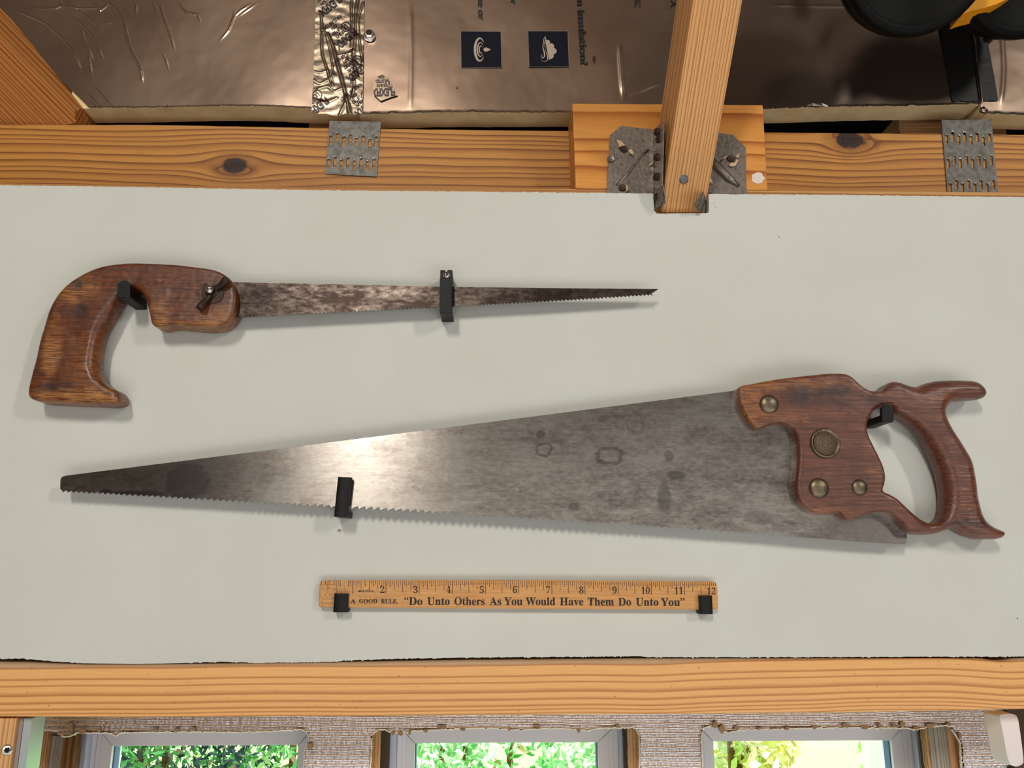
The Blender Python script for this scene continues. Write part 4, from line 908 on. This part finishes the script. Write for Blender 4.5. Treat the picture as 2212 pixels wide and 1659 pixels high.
for i in range(16):
    a = math.radians(20 + i * 21); p = c + np.array([math.cos(a) * R_ * .62, -.0014, math.sin(a) * R_ * .62]); w_ = .0005
    rel.add([tuple(p + np.array([w_ * math.cos(a + q) * (1.5 if k % 2 else .7), y, w_ * math.sin(a + q) * (1.5 if k % 2 else .7)])) for y in (-.0003, .0003) for k, q in enumerate((0, 1.57, 3.14, 4.71))], [(0, 1, 2, 3), (7, 6, 5, 4), (0, 4, 5, 1), (1, 5, 6, 2), (2, 6, 7, 3), (3, 7, 4, 0)])
rel.build('raised_marks', brass_m, md)
for rr_ in (.42, .22): mk('raised_ring', *tube([c + np.array([math.cos(a) * R_ * rr_, -.0014, math.sin(a) * R_ * rr_ * (1.2 if rr_ < .3 else 1)]) for a in np.linspace(0, 6.283, 28)], .0003, 6), brass_m, md, smooth=True)

# ------------------------------------------------------------------ black plastic hooks
def prism(pxs, Yf, Yb, shift=0.):
    """straight bar out of the wall with the given front outline"""
    q = toXZ(pxs, Yf); n_ = len(q); V = [(a, Yf, b) for a, b in q] + [(a, Yb, b) for a, b in q]
    return V, [tuple(range(n_)), tuple(range(2 * n_ - 1, n_ - 1, -1))] + [(i, (i + 1) % n_, n_ + (i + 1) % n_, n_ + i) for i in range(n_)]
def peg_hook(label, x0, x1, yt, yb, Yf, armh):
    th = thing('wall_hook', label, 'hook', P((x0 + x1) / 2, yb, 0), 'black plastic wall hooks')
    r = (x1 - x0) / 2; cx = (x0 + x1) / 2; top = [(cx + r * math.cos(a), yt + r * .85 - r * .85 * math.sin(a)) for a in np.linspace(0, math.pi, 12)]
    lipo = top + [(x0 + .5, yb - 3), (x0 + 3, yb), (x1 - 3, yb + .5), (x1, yb - 2)]
    o = mk('front_lip', *prism(lipo, Yf, Yf + .0035), black_m, th); bevel_obj(o, .0005)
    q = toXZ([(x0, yb - armh), (x1, yb - armh), (x1, yb - 2), (x1 - 3, yb), (x0 + 3, yb), (x0, yb - 3)], Yf); n_ = 6
    V = [(a, Yf + .003, b) for a, b in q] + [(a, 0.0002, b) for a, b in q]
    o = mk('arm', V, [tuple(range(n_)), tuple(range(2 * n_ - 1, n_ - 1, -1))] + [(i, (i + 1) % n_, n_ + (i + 1) % n_, n_ + i) for i in range(n_)], black_m, th); bevel_obj(o, .0004)
    return th
peg_hook('black plastic hook inside the curve of the compass saw handle', 253, 281, 606, 643, -.030, 20)
peg_hook('black plastic hook inside the closed grip of the large handsaw', 1905, 1931, 874, 911.5, -.030, 16)
def jhook(label, lip, Yf, Yl, arm_top, base_w=None):
    """lip: four px corners of the front face TL TR BR BL; arm below reaching back to the wall"""
    th = thing('wall_hook', label, 'hook', P(*lip[3], 0), 'black plastic wall hooks')
    q = toXZ(lip, Yf); V = []
    # front lip with softly rounded face across its width
    F_ = []; k = 7
    for j, (l, r_) in enumerate(((q[3], q[2]), (q[0], q[1]))):
        for i in range(k):
            t = i / (k - 1); p = l + (r_ - l) * t; V.append((p[0], Yf + .0011 * (2 * abs(t - .5)) ** 3, p[1]))
        for t in (1, 0): p = l + (r_ - l) * t; V.append((p[0], Yl, p[1]))
    m_ = k + 2
    F_ = [tuple(range(m_)), tuple(range(2 * m_ - 1, m_ - 1, -1))] + [(i, (i + 1) % m_, m_ + (i + 1) % m_, m_ + i) for i in range(m_)]
    mk('front_lip', V, F_, black_m, th)
    bl, br = q[3], q[2]; tl_, tr = bl + (q[0] - bl) * arm_top, br + (q[1] - br) * arm_top
    q4 = [bl, br, tr, tl_]; V = [(a, Yl - .0002, b) for a, b in q4] + [(a, .0002, b) for a, b in q4]
    mk('arm', V, [(0, 1, 2, 3), (7, 6, 5, 4), (0, 4, 5, 1), (1, 5, 6, 2), (2, 6, 7, 3), (3, 7, 4, 0)], black_m, th)
    return th
jhook('slightly tilted black plastic hook carrying the handsaw blade', [(729.7, 1029.8), (759.5, 1031.2), (749.5, 1116.7), (720.8, 1115.5)], -.0215, -.0170, .14)
jhook('left black plastic hook holding the wooden ruler', [(721.8, 1282), (751.6, 1282.3), (750.5, 1322.6), (719, 1322.6)], -.0105, -.0070, .2)
jhook('right black plastic hook holding the wooden ruler', [(1510.9, 1286.5), (1539, 1286.5), (1540.6, 1326.7), (1512.5, 1326.7)], -.0105, -.0070, .2)
th = thing('wall_hook', 'tall black plastic bracket with a silver screw, strapped over the compass saw blade', 'hook', P(965, 700, 0), 'black plastic wall hooks')
o = mk('front_strap', *prism([(950, 600.5), (976, 600.5), (976, 675.7), (950, 675.7)], -.0245, -.0175), black_m, th); bevel_obj(o, .0004)
o = mk('lower_foot', *prism([(950.6, 668.5), (977, 668.5), (977, 675.7), (950.4, 675.7)], -.0244, -.0001), black_m, th); bevel_obj(o, .0004)
o = mk('upper_boss', *prism([(951, 583.5), (961, 583.2), (961.8, 586), (966, 586.5), (966.8, 583.2), (977, 582.8), (977.4, 616), (951, 616)], -.0205, -.0001), black_m, th); bevel_obj(o, .0003)
c = P(964.6, 595.5, -.0205); sc2 = mk('screw_head', *lathe([(.0031, -.0002), (.0032, .0008), (.0026, .0018), (.0012, .0023), (.0003, .0024)], 24, c), chrome_m, th, smooth=True)
for dx, dz in ((.0018, .0003), (.0003, .0018)): mk('cross_recess', box_v(c[0] - dx, c[0] + dx, c[1] - .0025, c[1] - .0012, c[2] - dz, c[2] + dz), BOXF, iron_m, sc2)

sm = plate('scuff_mark', [toXZ([(728, 1146), (733, 1142), (738, 1145), (736, 1149), (730, 1149)], 0)], -.0003, .0003, plain('grey_scuff', C(150, 142, 126), .9), wall)
# ------------------------------------------------------------------ ruler
YR = -.0063
ru = thing('wooden_ruler', 'worn wooden twelve inch ruler printed with a golden rule motto, on two black hooks', 'ruler', P(1118, 1315, -.004))
ro = [(690.5, 1262), (692.5, 1256), (698, 1253.6), (760, 1253.2), (900, 1253), (1118, 1252.8), (1400, 1254.6), (1538, 1256.2), (1544, 1257.5), (1548.5, 1263), (1550, 1275), (1550.5, 1312), (1548.5, 1316), (1544, 1317.3), (1400, 1316.5), (1118, 1315), (900, 1313.6), (760, 1313), (692, 1312), (688.5, 1310), (688.5, 1300)]
o = plate('ruler_body', [toXZ(ro, YR)], YR, .0042, ruler_m, ru); bevel_obj(o, .0005)
YI = YR - .00012
tk = MB(); XI = lambda n_: 690.3 + 71.67 * n_
for i in range(1, 192):
    x = XI(i / 16); yt = lerpx([(690, 1254.6), (1118, 1254.4), (1548, 1258)], x)
    L = 30 if i % 16 == 0 else 25 if i % 8 == 0 else 19.5 if i % 4 == 0 else 13.5 if i % 2 == 0 else 9
    if i > 188: L = 8
    if i < 30 and random.random() < .35: continue
    L *= .93 + .12 * random.random(); w_ = .55 if i % 16 else .7
    if L > 22: L = min(L, 28.3)
    ln = x * 0 + .6 * L / 30
    tk.add([P(a, b, YI) for a, b in ((x - w_, yt), (x + w_, yt), (x + w_ + ln * .3, yt + L), (x - w_ + ln * .3, yt + L))], [(0, 1, 2, 3)])
o = tk.build('inch_marks', tick_m, ru); o['kind'] = 'stuff'
def label_word(s, x0, x1, yb, caph, mat=ink_m, bold=.012, name='lettering', ser=True, tilt=0.):
    V, Fc = text2d(serif(s) if ser else s, bold); a0, a1 = V[:, 0].min(), V[:, 0].max(); kx = (x1 - x0) / (a1 - a0); k = caph / .665
    mk(name, [P(x0 + (a - a0) * kx, yb - b * k + tilt * (a - a0) * kx, YI - .0001) for a, b in V], Fc, mat, ru)
for n_ in range(2, 13):
    x = XI(n_) - (3.2 if n_ < 12 else 4.5); wd_ = 9.5 if n_ < 10 else 18.5; y = lerpx([(690, 1281), (1118, 1281.2), (1548, 1284)], x)
    label_word(str(n_), x - wd_, x, y, 14.2, bold=-.004, name='inch_number')
base = lambda x: lerpx([(873, 1306.6), (1118, 1307), (1478, 1309)], x)
for s, x0, x1 in (('“Do', 873.5, 912.5), ('Unto', 923, 971.5), ('Others', 981.5, 1047), ('As', 1057.5, 1083), ('You', 1089, 1129), ('Would', 1135.5, 1199.5), ('Have', 1209.5, 1260.5), ('Them', 1269.5, 1326), ('Do', 1335.7, 1363.6), ('Unto', 1373.5, 1422.5), ('You”', 1427.5, 1479)):
    label_word(s, x0, x1, base(x0), 16.2, bold=.008)
for s, x0, x1 in (('A', 757.4, 768.2), ('GOOD', 775.8, 815), ('RULE,', 823, 859)): label_word(s, x0, x1, 1303, 8.6, bold=.01)
label_word('MADE IN U.S.A.', 774, 808, 1278.5, 3.4, bold=.02, ser=False)

# ------------------------------------------------------------------ below the header: foil, jambs, windows
YBF = .092
TOPY = 1520; BOTY = 1800
def rag(x, s): return s * (ns(x * .09, 2) + .7 * ns(x * .31, 5) + (.9 if ns(x * .17, 8) > .33 else 0))
OPEN = [dict(top=[(72, 1578), (110, 1578), (135, 1590), (150, 1592), (165, 1583), (240, 1584), (250, 1590), (262, 1583), (400, 1581), (520, 1582), (600, 1579), (650, 1576), (662, 1580)], l=[(1570, 72), (1660, 70), (1800, 66)], r=[(1570, 655), (1585, 664), (1600, 668), (1612, 660), (1622, 657), (1660, 656), (1800, 655)]),
        dict(top=[(800, 1590), (818, 1576), (830, 1576), (850, 1583), (900, 1579), (1000, 1574), (1060, 1573), (1120, 1577), (1200, 1573), (1270, 1578), (1300, 1573), (1380, 1572)], l=[(1570, 818), (1590, 803), (1660, 800), (1800, 798)], r=[(1570, 1372), (1590, 1381), (1660, 1382), (1800, 1384)]),
        dict(top=[(1515, 1575), (1535, 1567), (1550, 1573), (1572, 1583), (1600, 1577), (1660, 1576), (1750, 1573), (1850, 1572), (1960, 1573), (1975, 1577), (2000, 1571), (2045, 1567), (2075, 1573)], l=[(1565, 1524), (1590, 1515), (1660, 1518), (1800, 1522)], r=[(1565, 2050), (1590, 2066), (1605, 2075), (1660, 2078), (1800, 2086)])]
def is_open(x, y):
    for o_ in OPEN:
        l = np.interp(y, [p[0] for p in o_['l']], [p[1] for p in o_['l']]) + rag(y * 2, 1.2); r = np.interp(y, [p[0] for p in o_['r']], [p[1] for p in o_['r']]) + rag(y * 2 + 50, 1.2)
        if l < x < r and y > lerpx(o_['top'], x) + rag(x, 1.7): return True
    return False
def edgewob(y): return rag(y * 2, 1.2)
bf = thing('bubble_foil', 'ribbed silver foil insulation with ragged cut openings round the three windows', 'foil insulation', P(1100, 1800, YBF))
dx = 2.2; xs = np.arange(80, 2175, dx); ys = np.arange(TOPY, 1720, 1.15); nx, ny = len(xs), len(ys)
pitch = .0037; pts = np.zeros((ny, nx, 3)); ok = np.zeros((ny, nx), bool)
for j, y in enumerate(ys):
    base_ = P(1100, y, YBF)
    for i, x in enumerate(xs):
        p = P(x, y, YBF); X, Z = p[0], p[2]
        wv = .0012 * ns(X * 9, 4) + .0007 * ns(X * 70, Z * 40); phs = (Z + wv + .012 * X) / pitch * 2 * math.pi
        p[1] -= .0022 * (abs(math.sin(phs / 2)) ** .8) + .0003 * ns(X * 700, Z * 120, 6)
        pts[j, i] = p; ok[j, i] = not is_open(x, y) and x > np.interp(y, [1550, 1660], [80, 76]) + 2 * ns(y * .4)
idx = np.arange(nx * ny).reshape(ny, nx); m4 = ok[:-1, :-1] & ok[:-1, 1:] & ok[1:, 1:] & ok[1:, :-1]
Fq = np.stack([idx[:-1, :-1], idx[:-1, 1:], idx[1:, 1:], idx[1:, :-1]], -1)[m4]
used = np.unique(Fq); rem = -np.ones(nx * ny, int); rem[used] = np.arange(len(used))
mk('ribbed_sheet', pts.reshape(-1, 3)[used], rem[Fq], bubble_m, bf, smooth=True)
for (xa, xb) in ((662, 800), (1383, 1515), (2080, 2170)):        # lower parts out of sight, down to the sill
    a, b = P(xa, 1719, YBF), P(xb, 1719, YBF); mk('lower_sheet', box_v(a[0], b[0], YBF - .001, YBF, -.72, a[2]), BOXF, bubble_m, bf)
# torn fibre fringe along the cuts
def fringe(path, seed, par):
    V = []; Fc = []; n_ = 0
    for i, (x, y, nxp, nyp) in enumerate(path):
        k = 1.0 + 2.0 * abs(ns(i * .35, seed)) + (3.2 * max(0, ns(i * .11, seed + 5) - .25)) * (1 + ns(i * 1.1, seed))
        a, b = P(x - nxp * 1.2, y - nyp * 1.2, YBF - .0035), P(x + nxp * k, y + nyp * k, YBF - .0030 - .001 * ns(i * .5, seed)); V += [a, b, a + np.array([0, .003, 0]), b + np.array([0, .0022, 0])]
        if i:
            q = 4 * i; p_ = q - 4; Fc += [(p_, q, q + 1, p_ + 1), (p_ + 2, p_ + 3, q + 3, q + 2), (p_ + 1, q + 1, q + 3, p_ + 3), (p_, p_ + 2, q + 2, q)]
    mk('torn_edge', V, Fc, paper_m, par)
for oi, o_ in enumerate(OPEN):
    x0, x1 = o_['top'][0][0], o_['top'][-1][0]
    fringe([(x, lerpx(o_['top'], x) + rag(x, 1.7), 0, 1) for x in np.arange(x0 + (60 if oi == 0 else 3), x1 - 2, 1.5)], oi * 7, bf)
    if oi != 0: fringe([(np.interp(y, [p[0] for p in o_['l']], [p[1] for p in o_['l']]) + rag(y * 2, 1.2), y, .8, 0) for y in np.arange(o_['top'][0][1] + 4, 1715, 1.6)], oi * 7 + 2, bf)
    fringe([(np.interp(y, [p[0] for p in o_['r']], [p[1] for p in o_['r']]) + rag(y * 2 + 50, 1.2), y, -.8, 0) for y in np.arange(o_['top'][-1][1] + 3, 1715, 1.6)], oi * 7 + 4, bf)
# tan scraps of backing left along the cuts
for (x, y, w_, h_) in ((150, 1572, 9, 16), (178, 1578, 9, 9), (214, 1577, 6, 6), (335, 1577, 8, 5), (380, 1577, 7, 6), (417, 1575, 6, 5), (1026, 1575, 14, 20), (480 + 550, 1570, 0, 0), (668, 1612, 10, 9), (602, 1575, 26, 4),
                       (850, 1583, 5, 8), (866, 1585, 6, 7), (884, 1583, 5, 7), (920, 1578, 6, 5), (955, 1571, 12, 4), (1000, 1576, 7, 4), (1100, 1575, 5, 4), (1160, 1569, 8, 5), (1230, 1577, 20, 4), (1334, 1569, 6, 6), (1250, 1578, 5, 5),
                       (1545, 1565, 9, 9), (1560, 1575, 8, 10), (1590, 1572, 9, 6), (1640, 1574, 7, 4), (1700, 1573, 7, 5), (1760, 1571, 8, 5), (1830, 1568, 12, 5), (1870, 1571, 12, 5), (1900, 1568, 10, 5), (1950, 1564, 7, 8), (1935, 1568, 9, 4), (2010, 1567, 12, 6), (1980, 1573, 10, 4), (2050, 1564, 6, 6), (2074, 1590, 5, 10)):
    if not w_ or w_ > 13: continue
    q = [(x + w_ * .8 * (1 + 1.1 * ns(i * 1.9, x)) * math.cos(i * .785), y + h_ * .8 * (1 + 1.1 * ns(i * 1.3, y)) * math.sin(i * .785)) for i in range(8)]
    V = [P(a, b, YBF - .0036 - .0006 * (i % 2)) for i, (a, b) in enumerate(q)]; mk('torn_backing', V + [v + np.array([0, .0012, 0]) for v in V], [tuple(range(8)), tuple(range(15, 7, -1))] + [(i, (i + 1) % 8, 8 + (i + 1) % 8, 8 + i) for i in range(8)], tan_m, bf)

def post(name, label, cat, xl, xr, yt, Yf, Yb, mat, rough=0., parent=None, zb=-.72, topcut=0.):
    """upright piece: xl, xr = px edges at y=1600; true vertical sides"""
    a, b = P(xl, 1600, Yf), P(xr, 1600, Yf); zt = P((xl + xr) / 2, yt, Yf)[2]; V = []; Fc = []; n_ = 26
    zs = np.concatenate([np.linspace(zt, zt - .07, n_ - 1), [zb]])
    for z in zs:
        j1 = rough * ns(z * 160, xl); j2 = rough * ns(z * 160, xr + 9)
        V += [(a[0] + j1, Yf, z), (b[0] + j2, Yf, z), (b[0] + j2, Yb, z), (a[0] + j1, Yb, z)]
    for i in range(n_ - 1):
        for j in range(4): Fc.append((i * 4 + j, i * 4 + (j + 1) % 4, i * 4 + 4 + (j + 1) % 4, i * 4 + 4 + j))
    Fc += [(0, 1, 2, 3), tuple((n_ - 1) * 4 + j for j in (3, 2, 1, 0))]
    W = [(v[2], v[0], v[1]) for v in V]
    W = [(w[0], w[2], w[1]) for w in W]
    o = mk(name, V, Fc, mat, parent, wp=W)
    if label: tag(o, label, cat)
    return o
# left jamb pieces
jl = thing('window_jamb', 'rough sawn jamb of split pine strips left of the left window', 'window jamb', P(115, 1800, .105))
post('split_strip', None, None, 73, 106, 1579, .100, .108, osb_m, .0009, jl); post('weathered_strip', None, None, 105, 140, 1590, .103, .110, grey_m, .0006, jl)
post('torn_strip', None, None, 139, 151, 1584, .100, .110, brown_m, .0010, jl); post('torn_strip', None, None, 151, 163, 1585, .104, .112, brown_m, .0006, jl)
shade_m = plain('pinkish_gap_shade', C(150, 132, 126), .8)  # colour stands for the shade in the gap beside the frame
post('shadow_gap_strip', None, None, 162, 178, 1580, .124, .128, shade_m, .0004, jl)
jm = thing('window_jamb', 'pale wood strip and dark gap left of the middle window', 'window jamb', P(810, 1800, .105))
post('cut_strip', None, None, 803, 820, 1574, .100, .108, rafter_m, .0004, jm); post('gap_shade_strip', None, None, 820, 842, 1572, .126, .129, plain('brown_shadow_side', C(92, 74, 62), .8), .0004, jm)  # second strip is coloured dark for the shade in the gap
jn = thing('window_jamb', 'ragged yellow wood strip right of the middle window', 'window jamb', P(1370, 1800, .105))
post('gap_shade_strip', None, None, 1346, 1358, 1572, .126, .129, plain('grey_gap_shade', C(96, 86, 82), .8), .0003, jn); post('split_strip', None, None, 1358, 1381, 1572, .100, .108, stud_m, .0010, jn)  # first strip gives the narrow gap its shade by colour
jr = thing('window_jamb', 'weathered greenish grey stud with split edges right of the right window', 'window jamb', P(2030, 1800, .105))
post('gap_shade_strip', None, None, 1989, 2000, 1570, .126, .129, plain('brown_gap_shade', C(70, 52, 40), .8), .0004, jr); post('split_strip', None, None, 1999, 2006, 1572, .099, .106, osb_m, .0010, jr)  # brown strip paints the shade of the gap beside the frame
post('weathered_strip', None, None, 2006, 2049, 1568, .101, .108, grey_m, .0003, jr); post('split_strip', None, None, 2049, 2072, 1566, .100, .108, stud_m, .0012, jr)

# windows
YW = .138; glass_m = N('window_glass').set(col=WHITE, rough=0., trans=1., ior=1.0, spec=0.)
gn = N('clear_glass'); gt = gn.t; tr_ = gt.nodes.new('ShaderNodeBsdfTransparent'); gl = gt.nodes.new('ShaderNodeBsdfGlossy'); gl.inputs['Roughness'].default_value = .02; mx = gt.nodes.new('ShaderNodeMixShader'); mx.inputs[0].default_value = .05
gt.links.new(tr_.outputs[0], mx.inputs[1]); gt.links.new(gl.outputs[0], mx.inputs[2]); gt.links.new(mx.outputs[0], gt.nodes['Material Output'].inputs[0]); glass_m = gn.m
def window(i, xo0, xi0, xi1, xo1, yt):
    w = bpy.data.objects.new('window_%d' % i, None); COL.objects.link(w); w['kind'] = 'structure'
    a0, a1, b1, b0 = (P(x, 1620, YW)[0] for x in (xo0, xi0, xi1, xo1)); zt = P((xi0 + xi1) / 2, yt, YW)[2]; zo = zt + (a1 - a0); zb = -.66; w.location = ((a0 + b0) / 2, YW, zb)
    def pan(name, pl, mat, Yf=YW, th=.02, bv=.0006):
        n_ = len(pl); V = [(x, Yf, z) for x, z in pl] + [(x, Yf + th, z) for x, z in pl]
        o = mk(name, V, [tuple(range(n_)), tuple(range(2 * n_ - 1, n_ - 1, -1))] + [(k, (k + 1) % n_, n_ + (k + 1) % n_, n_ + k) for k in range(n_)], mat, w); bevel_obj(o, bv); return o
    zbi = zb + (a1 - a0); g = .00012
    pan('frame_stile', [(a0, zo - g), (a1 - g, zt), (a1 - g, zbi), (a0, zb)], vinyl_m); pan('frame_stile', [(b0, zo - g), (b1 + g, zt), (b1 + g, zbi), (b0, zb)], vinyl_m)
    pan('frame_rail', [(a0 + g * 3, zo), (b0 - g * 3, zo), (b1, zt + g), (a1, zt + g)], vinyl_m); pan('frame_rail', [(a0, zb), (b0, zb), (b1, zbi), (a1, zbi)], vinyl_m)
    e = .0062
    pan('frame_flange', [(a0 - e, zo), (a0, zo), (a0, zb), (a0 - e, zb)], vinylb_m, YW - .008); pan('frame_flange', [(b0, zo), (b0 + e, zo), (b0 + e, zb), (b0, zb)], vinylb_m, YW - .008)
    for q in (.0045, .0085):
        for X in (a0 + q, b0 - q): mk('frame_groove', box_v(X - .0002, X + .0002, YW - .0001, YW + .001, zb, zt + .01), BOXF, plain('groove_grey', C(150, 146, 150), .6) if i == 1 and q < .005 else vinylb_m, w)
    s_ = .0014
    mk('glazing_gasket', box_v(a1 - .0002, a1 + s_ * .7, YW + .004, YW + .014, zbi, zt), BOXF, gasket_m, w); mk('glazing_gasket', box_v(b1 - s_ * .7, b1 + .0002, YW + .004, YW + .014, zbi, zt), BOXF, gasket_m, w)
    mk('pane', box_v(a1, b1, YW + .010, YW + .012, zbi, zt), BOXF, glass_m, w)
    return a0, b0, zo
wins = [window(1, 196, 242, 643.5, 684, 1611), window(2, 857, 896, 1291.5, 1336, 1605), window(3, 1500, 1542, 1927, 1972, 1601)]
# exterior sheathing round the windows keeps daylight out of the wall
shx = [XL] + [v for w_ in wins for v in (w_[0] - .004, w_[1] + .004)] + [XR]
for i in range(4): sheet_struct('wall_sheathing', box_v(shx[2 * i], shx[2 * i + 1], .16, .175, -.72, .21), BOXF, plain('osb_sheathing', C(120, 92, 62), .85) if i == 0 else bpy.data.materials['osb_sheathing'])
zt_ = min(w_[2] for w_ in wins) - .004
sheet_struct('wall_sheathing_top', box_v(shx[1], shx[6], .16, .175, zt_, .21), BOXF, bpy.data.materials['osb_sheathing'])
sheet_struct('wall_sheathing_base', box_v(XL, XR, .16, .175, ZF, -.66), BOXF, bpy.data.materials['osb_sheathing'])

# left stud with its screw, aluminium track
stud = post('wall_stud', 'upright pine stud with a torx screw at the lower left corner', 'stud', -60, 29, 1552, .004, .028, stud_m)
stud.location.z -= 0
c = P(16, 1620, .004); sc3 = mk('stud_screw', *lathe([(.0030, -.0002), (.0036, .0004), (.0030, .0010), (.0016, .0008), (.0012, .0002)], 20, c, axis=(.25, -1, 0)), chrome_m, stud)
V, Fc = [], []
for k_ in range(12): rr_ = .0014 if k_ % 2 else .0021; a = k_ * .5236; V.append(tuple(c + np.array([rr_ * math.cos(a), -.0013, rr_ * math.sin(a)])))
mk('star_recess', V + [(x, y + .0008, z) for x, y, z in V], [tuple(range(12)), tuple(range(23, 11, -1))] + [(i, (i + 1) % 12, 12 + (i + 1) % 12, 12 + i) for i in range(12)], dark_m, sc3)
tr = thing('aluminium_track', 'pale aluminium track running down beside the left stud', 'track', P(50, 1800, .03))
post('track_shaded_side', None, None, 30, 46, 1552, .008, .026, aluside_m, 0, tr); post('track_face', None, None, 45, 63, 1552, .008, .026, alu_m, 0, tr); post('track_gap_strip', None, None, 63, 82, 1552, .020, .027, plain('dark_grey_gap_shade', C(72, 76, 84), .6), 0, tr)  # last piece is a dark strip painting the shaded gap beside the track
# white end cap at the right
q = [(2146, 1543), (2180, 1540), (2192, 1543), (2200, 1553), (2206, 1590), (2211, 1640), (2208, 1650), (2200, 1655), (2186, 1655), (2170, 1648), (2158, 1625), (2150, 1590)]
V, T, B = cdt([toXZ(spline([(2160, 1545), (2180, 1542), (2192, 1544), (2199, 1553), (2205, 1590), (2211, 1640), (2209, 1650), (2200, 1655), (2190, 1655), (2181, 1648), (2174, 1625), (2168, 1590), (2162, 1560)], 3), .02)])
n_ = len(V); zc_ = V[:, 1].mean(); cap = [(a, .020, b) for a, b in V] + [(a - .0035 if a < V[:, 0].mean() else a, .034, b) for a, b in V]
o = mk('plastic_cap', cap, [tuple(t) for t in T] + [tuple(i + n_ for i in t[::-1]) for t in T] + [(a, b, b + n_, a + n_) for a, b in B], cap_m); bevel_obj(o, .0012, 3)
tag(o, 'white rounded plastic cap in front of the ribbed foil in the lower right corner', 'plastic cap')
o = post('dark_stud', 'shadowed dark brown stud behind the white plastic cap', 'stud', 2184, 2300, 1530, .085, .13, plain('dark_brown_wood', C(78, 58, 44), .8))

# ------------------------------------------------------------------ outdoors
lawn = plain('lawn', C(96, 150, 70), .9, 0, .5, 30)
sheet_struct('ground', box_v(-8, 8, .2, 14, -1.35, -1.3), BOXF, lawn)
def leaves(name, label, x0, x1, y0, y1, z0, z1, n_, cols, size, seed):
    th = thing(name, label, 'shrub', ((x0 + x1) / 2, (y0 + y1) / 2, -1.3)); x0 += size * 1.5; x1 -= size * 1.5; R = np.random.default_rng(seed)
    for ci, (cc, sh) in enumerate(cols):
        N_ = int(n_ * sh); c = np.stack([R.uniform(x0, x1, N_), R.uniform(y0, y1, N_), R.uniform(z0, z1, N_)], 1)
        clump = np.array([ns(p[0] * 5, p[2] * 6, seed + ci * 3) for p in c]); c = c[clump > -.12]; N_ = len(c)
        a = R.normal(size=(N_, 3)); a /= np.linalg.norm(a, axis=1)[:, None]; b = np.cross(a, R.normal(size=(N_, 3))); b /= np.linalg.norm(b, axis=1)[:, None]; s_ = size * R.uniform(.6, 1.4, (N_, 1))
        V = np.stack([c - a * s_, c + b * s_ * .4, c + a * s_, c - b * s_ * .4], 1).reshape(-1, 3); Fc = np.arange(N_ * 4).reshape(-1, 4)
        o = mk('leaves', V, Fc, plain('leaf', cc, .6), th); o['kind'] = 'stuff'
    st_ = MB()
    for i in range(8):
        x = R.uniform(x0, x1); st_.add(*tube([(x, (y0 + y1) / 2, -1.3), (x, (y0 + y1) / 2, (z1 - 1.3) / 2), (x, (y0 + y1) / 2, z1 - .1)], .01, 6))
    st_.build('stems', brown_m, th)
G1, G2, G3 = C(92, 176, 92), C(40, 66, 74), C(150, 200, 110)
leaves('shrub', 'green and dark blue-green shrub seen through the left window', -1.5, -.42, 1.3, 1.9, -1.2, .4, 60000, [(G1, .45), (G2, .40), (C(190, 150, 120), .05), (G3, .1)], .013, 3)
leaves('shrub', 'pale bright green shrub seen through the middle window', -.40, .62, 1.6, 2.4, -1.2, .4, 36000, [(C(168, 222, 160), .6), (C(196, 236, 186), .3), (C(236, 190, 130), .03), (C(110, 200, 110), .12)], .018, 5)
leaves('shrub', 'yellow-green shrub seen through the right window beside pale posts', .72, .96, 1.8, 2.3, -1.2, .1, 3500, [(C(214, 220, 120), .5), (C(236, 226, 200), .5)], .03, 8)
leaves('shrub', 'small bright green shrub low in the right corner of the right window', 1.24, 1.5, 2.05, 2.3, -1.2, -.46, 4000, [(C(120, 220, 90), .7), (C(180, 236, 120), .3)], .02, 9)
pp = thing('garden_posts', 'pale posts and thin yellow struts outside the right window', 'posts', (1.1, 1.7, -1.3))
pw = plain('pale_post', C(240, 236, 232), .6); py_ = plain('yellow_strut', C(232, 206, 150), .6)
for (a, b, w_, mt) in (((1.02, 1.6, -1.3), (1.03, 1.6, .5), .030, pw), ((1.09, 1.65, -1.3), (1.10, 1.65, .5), .009, py_), ((1.06, 1.7, -1.3), (1.07, 1.7, .5), .012, pw), ((1.26, 1.6, -1.3), (1.20, 1.6, .5), .008, py_), ((1.27, 1.7, -1.3), (1.28, 1.7, .5), .022, pw), ((1.15, 1.9, -1.3), (1.38, 1.9, .5), .012, pw)):
    mk('post', *tube([a, b], w_, 6), mt, pp)
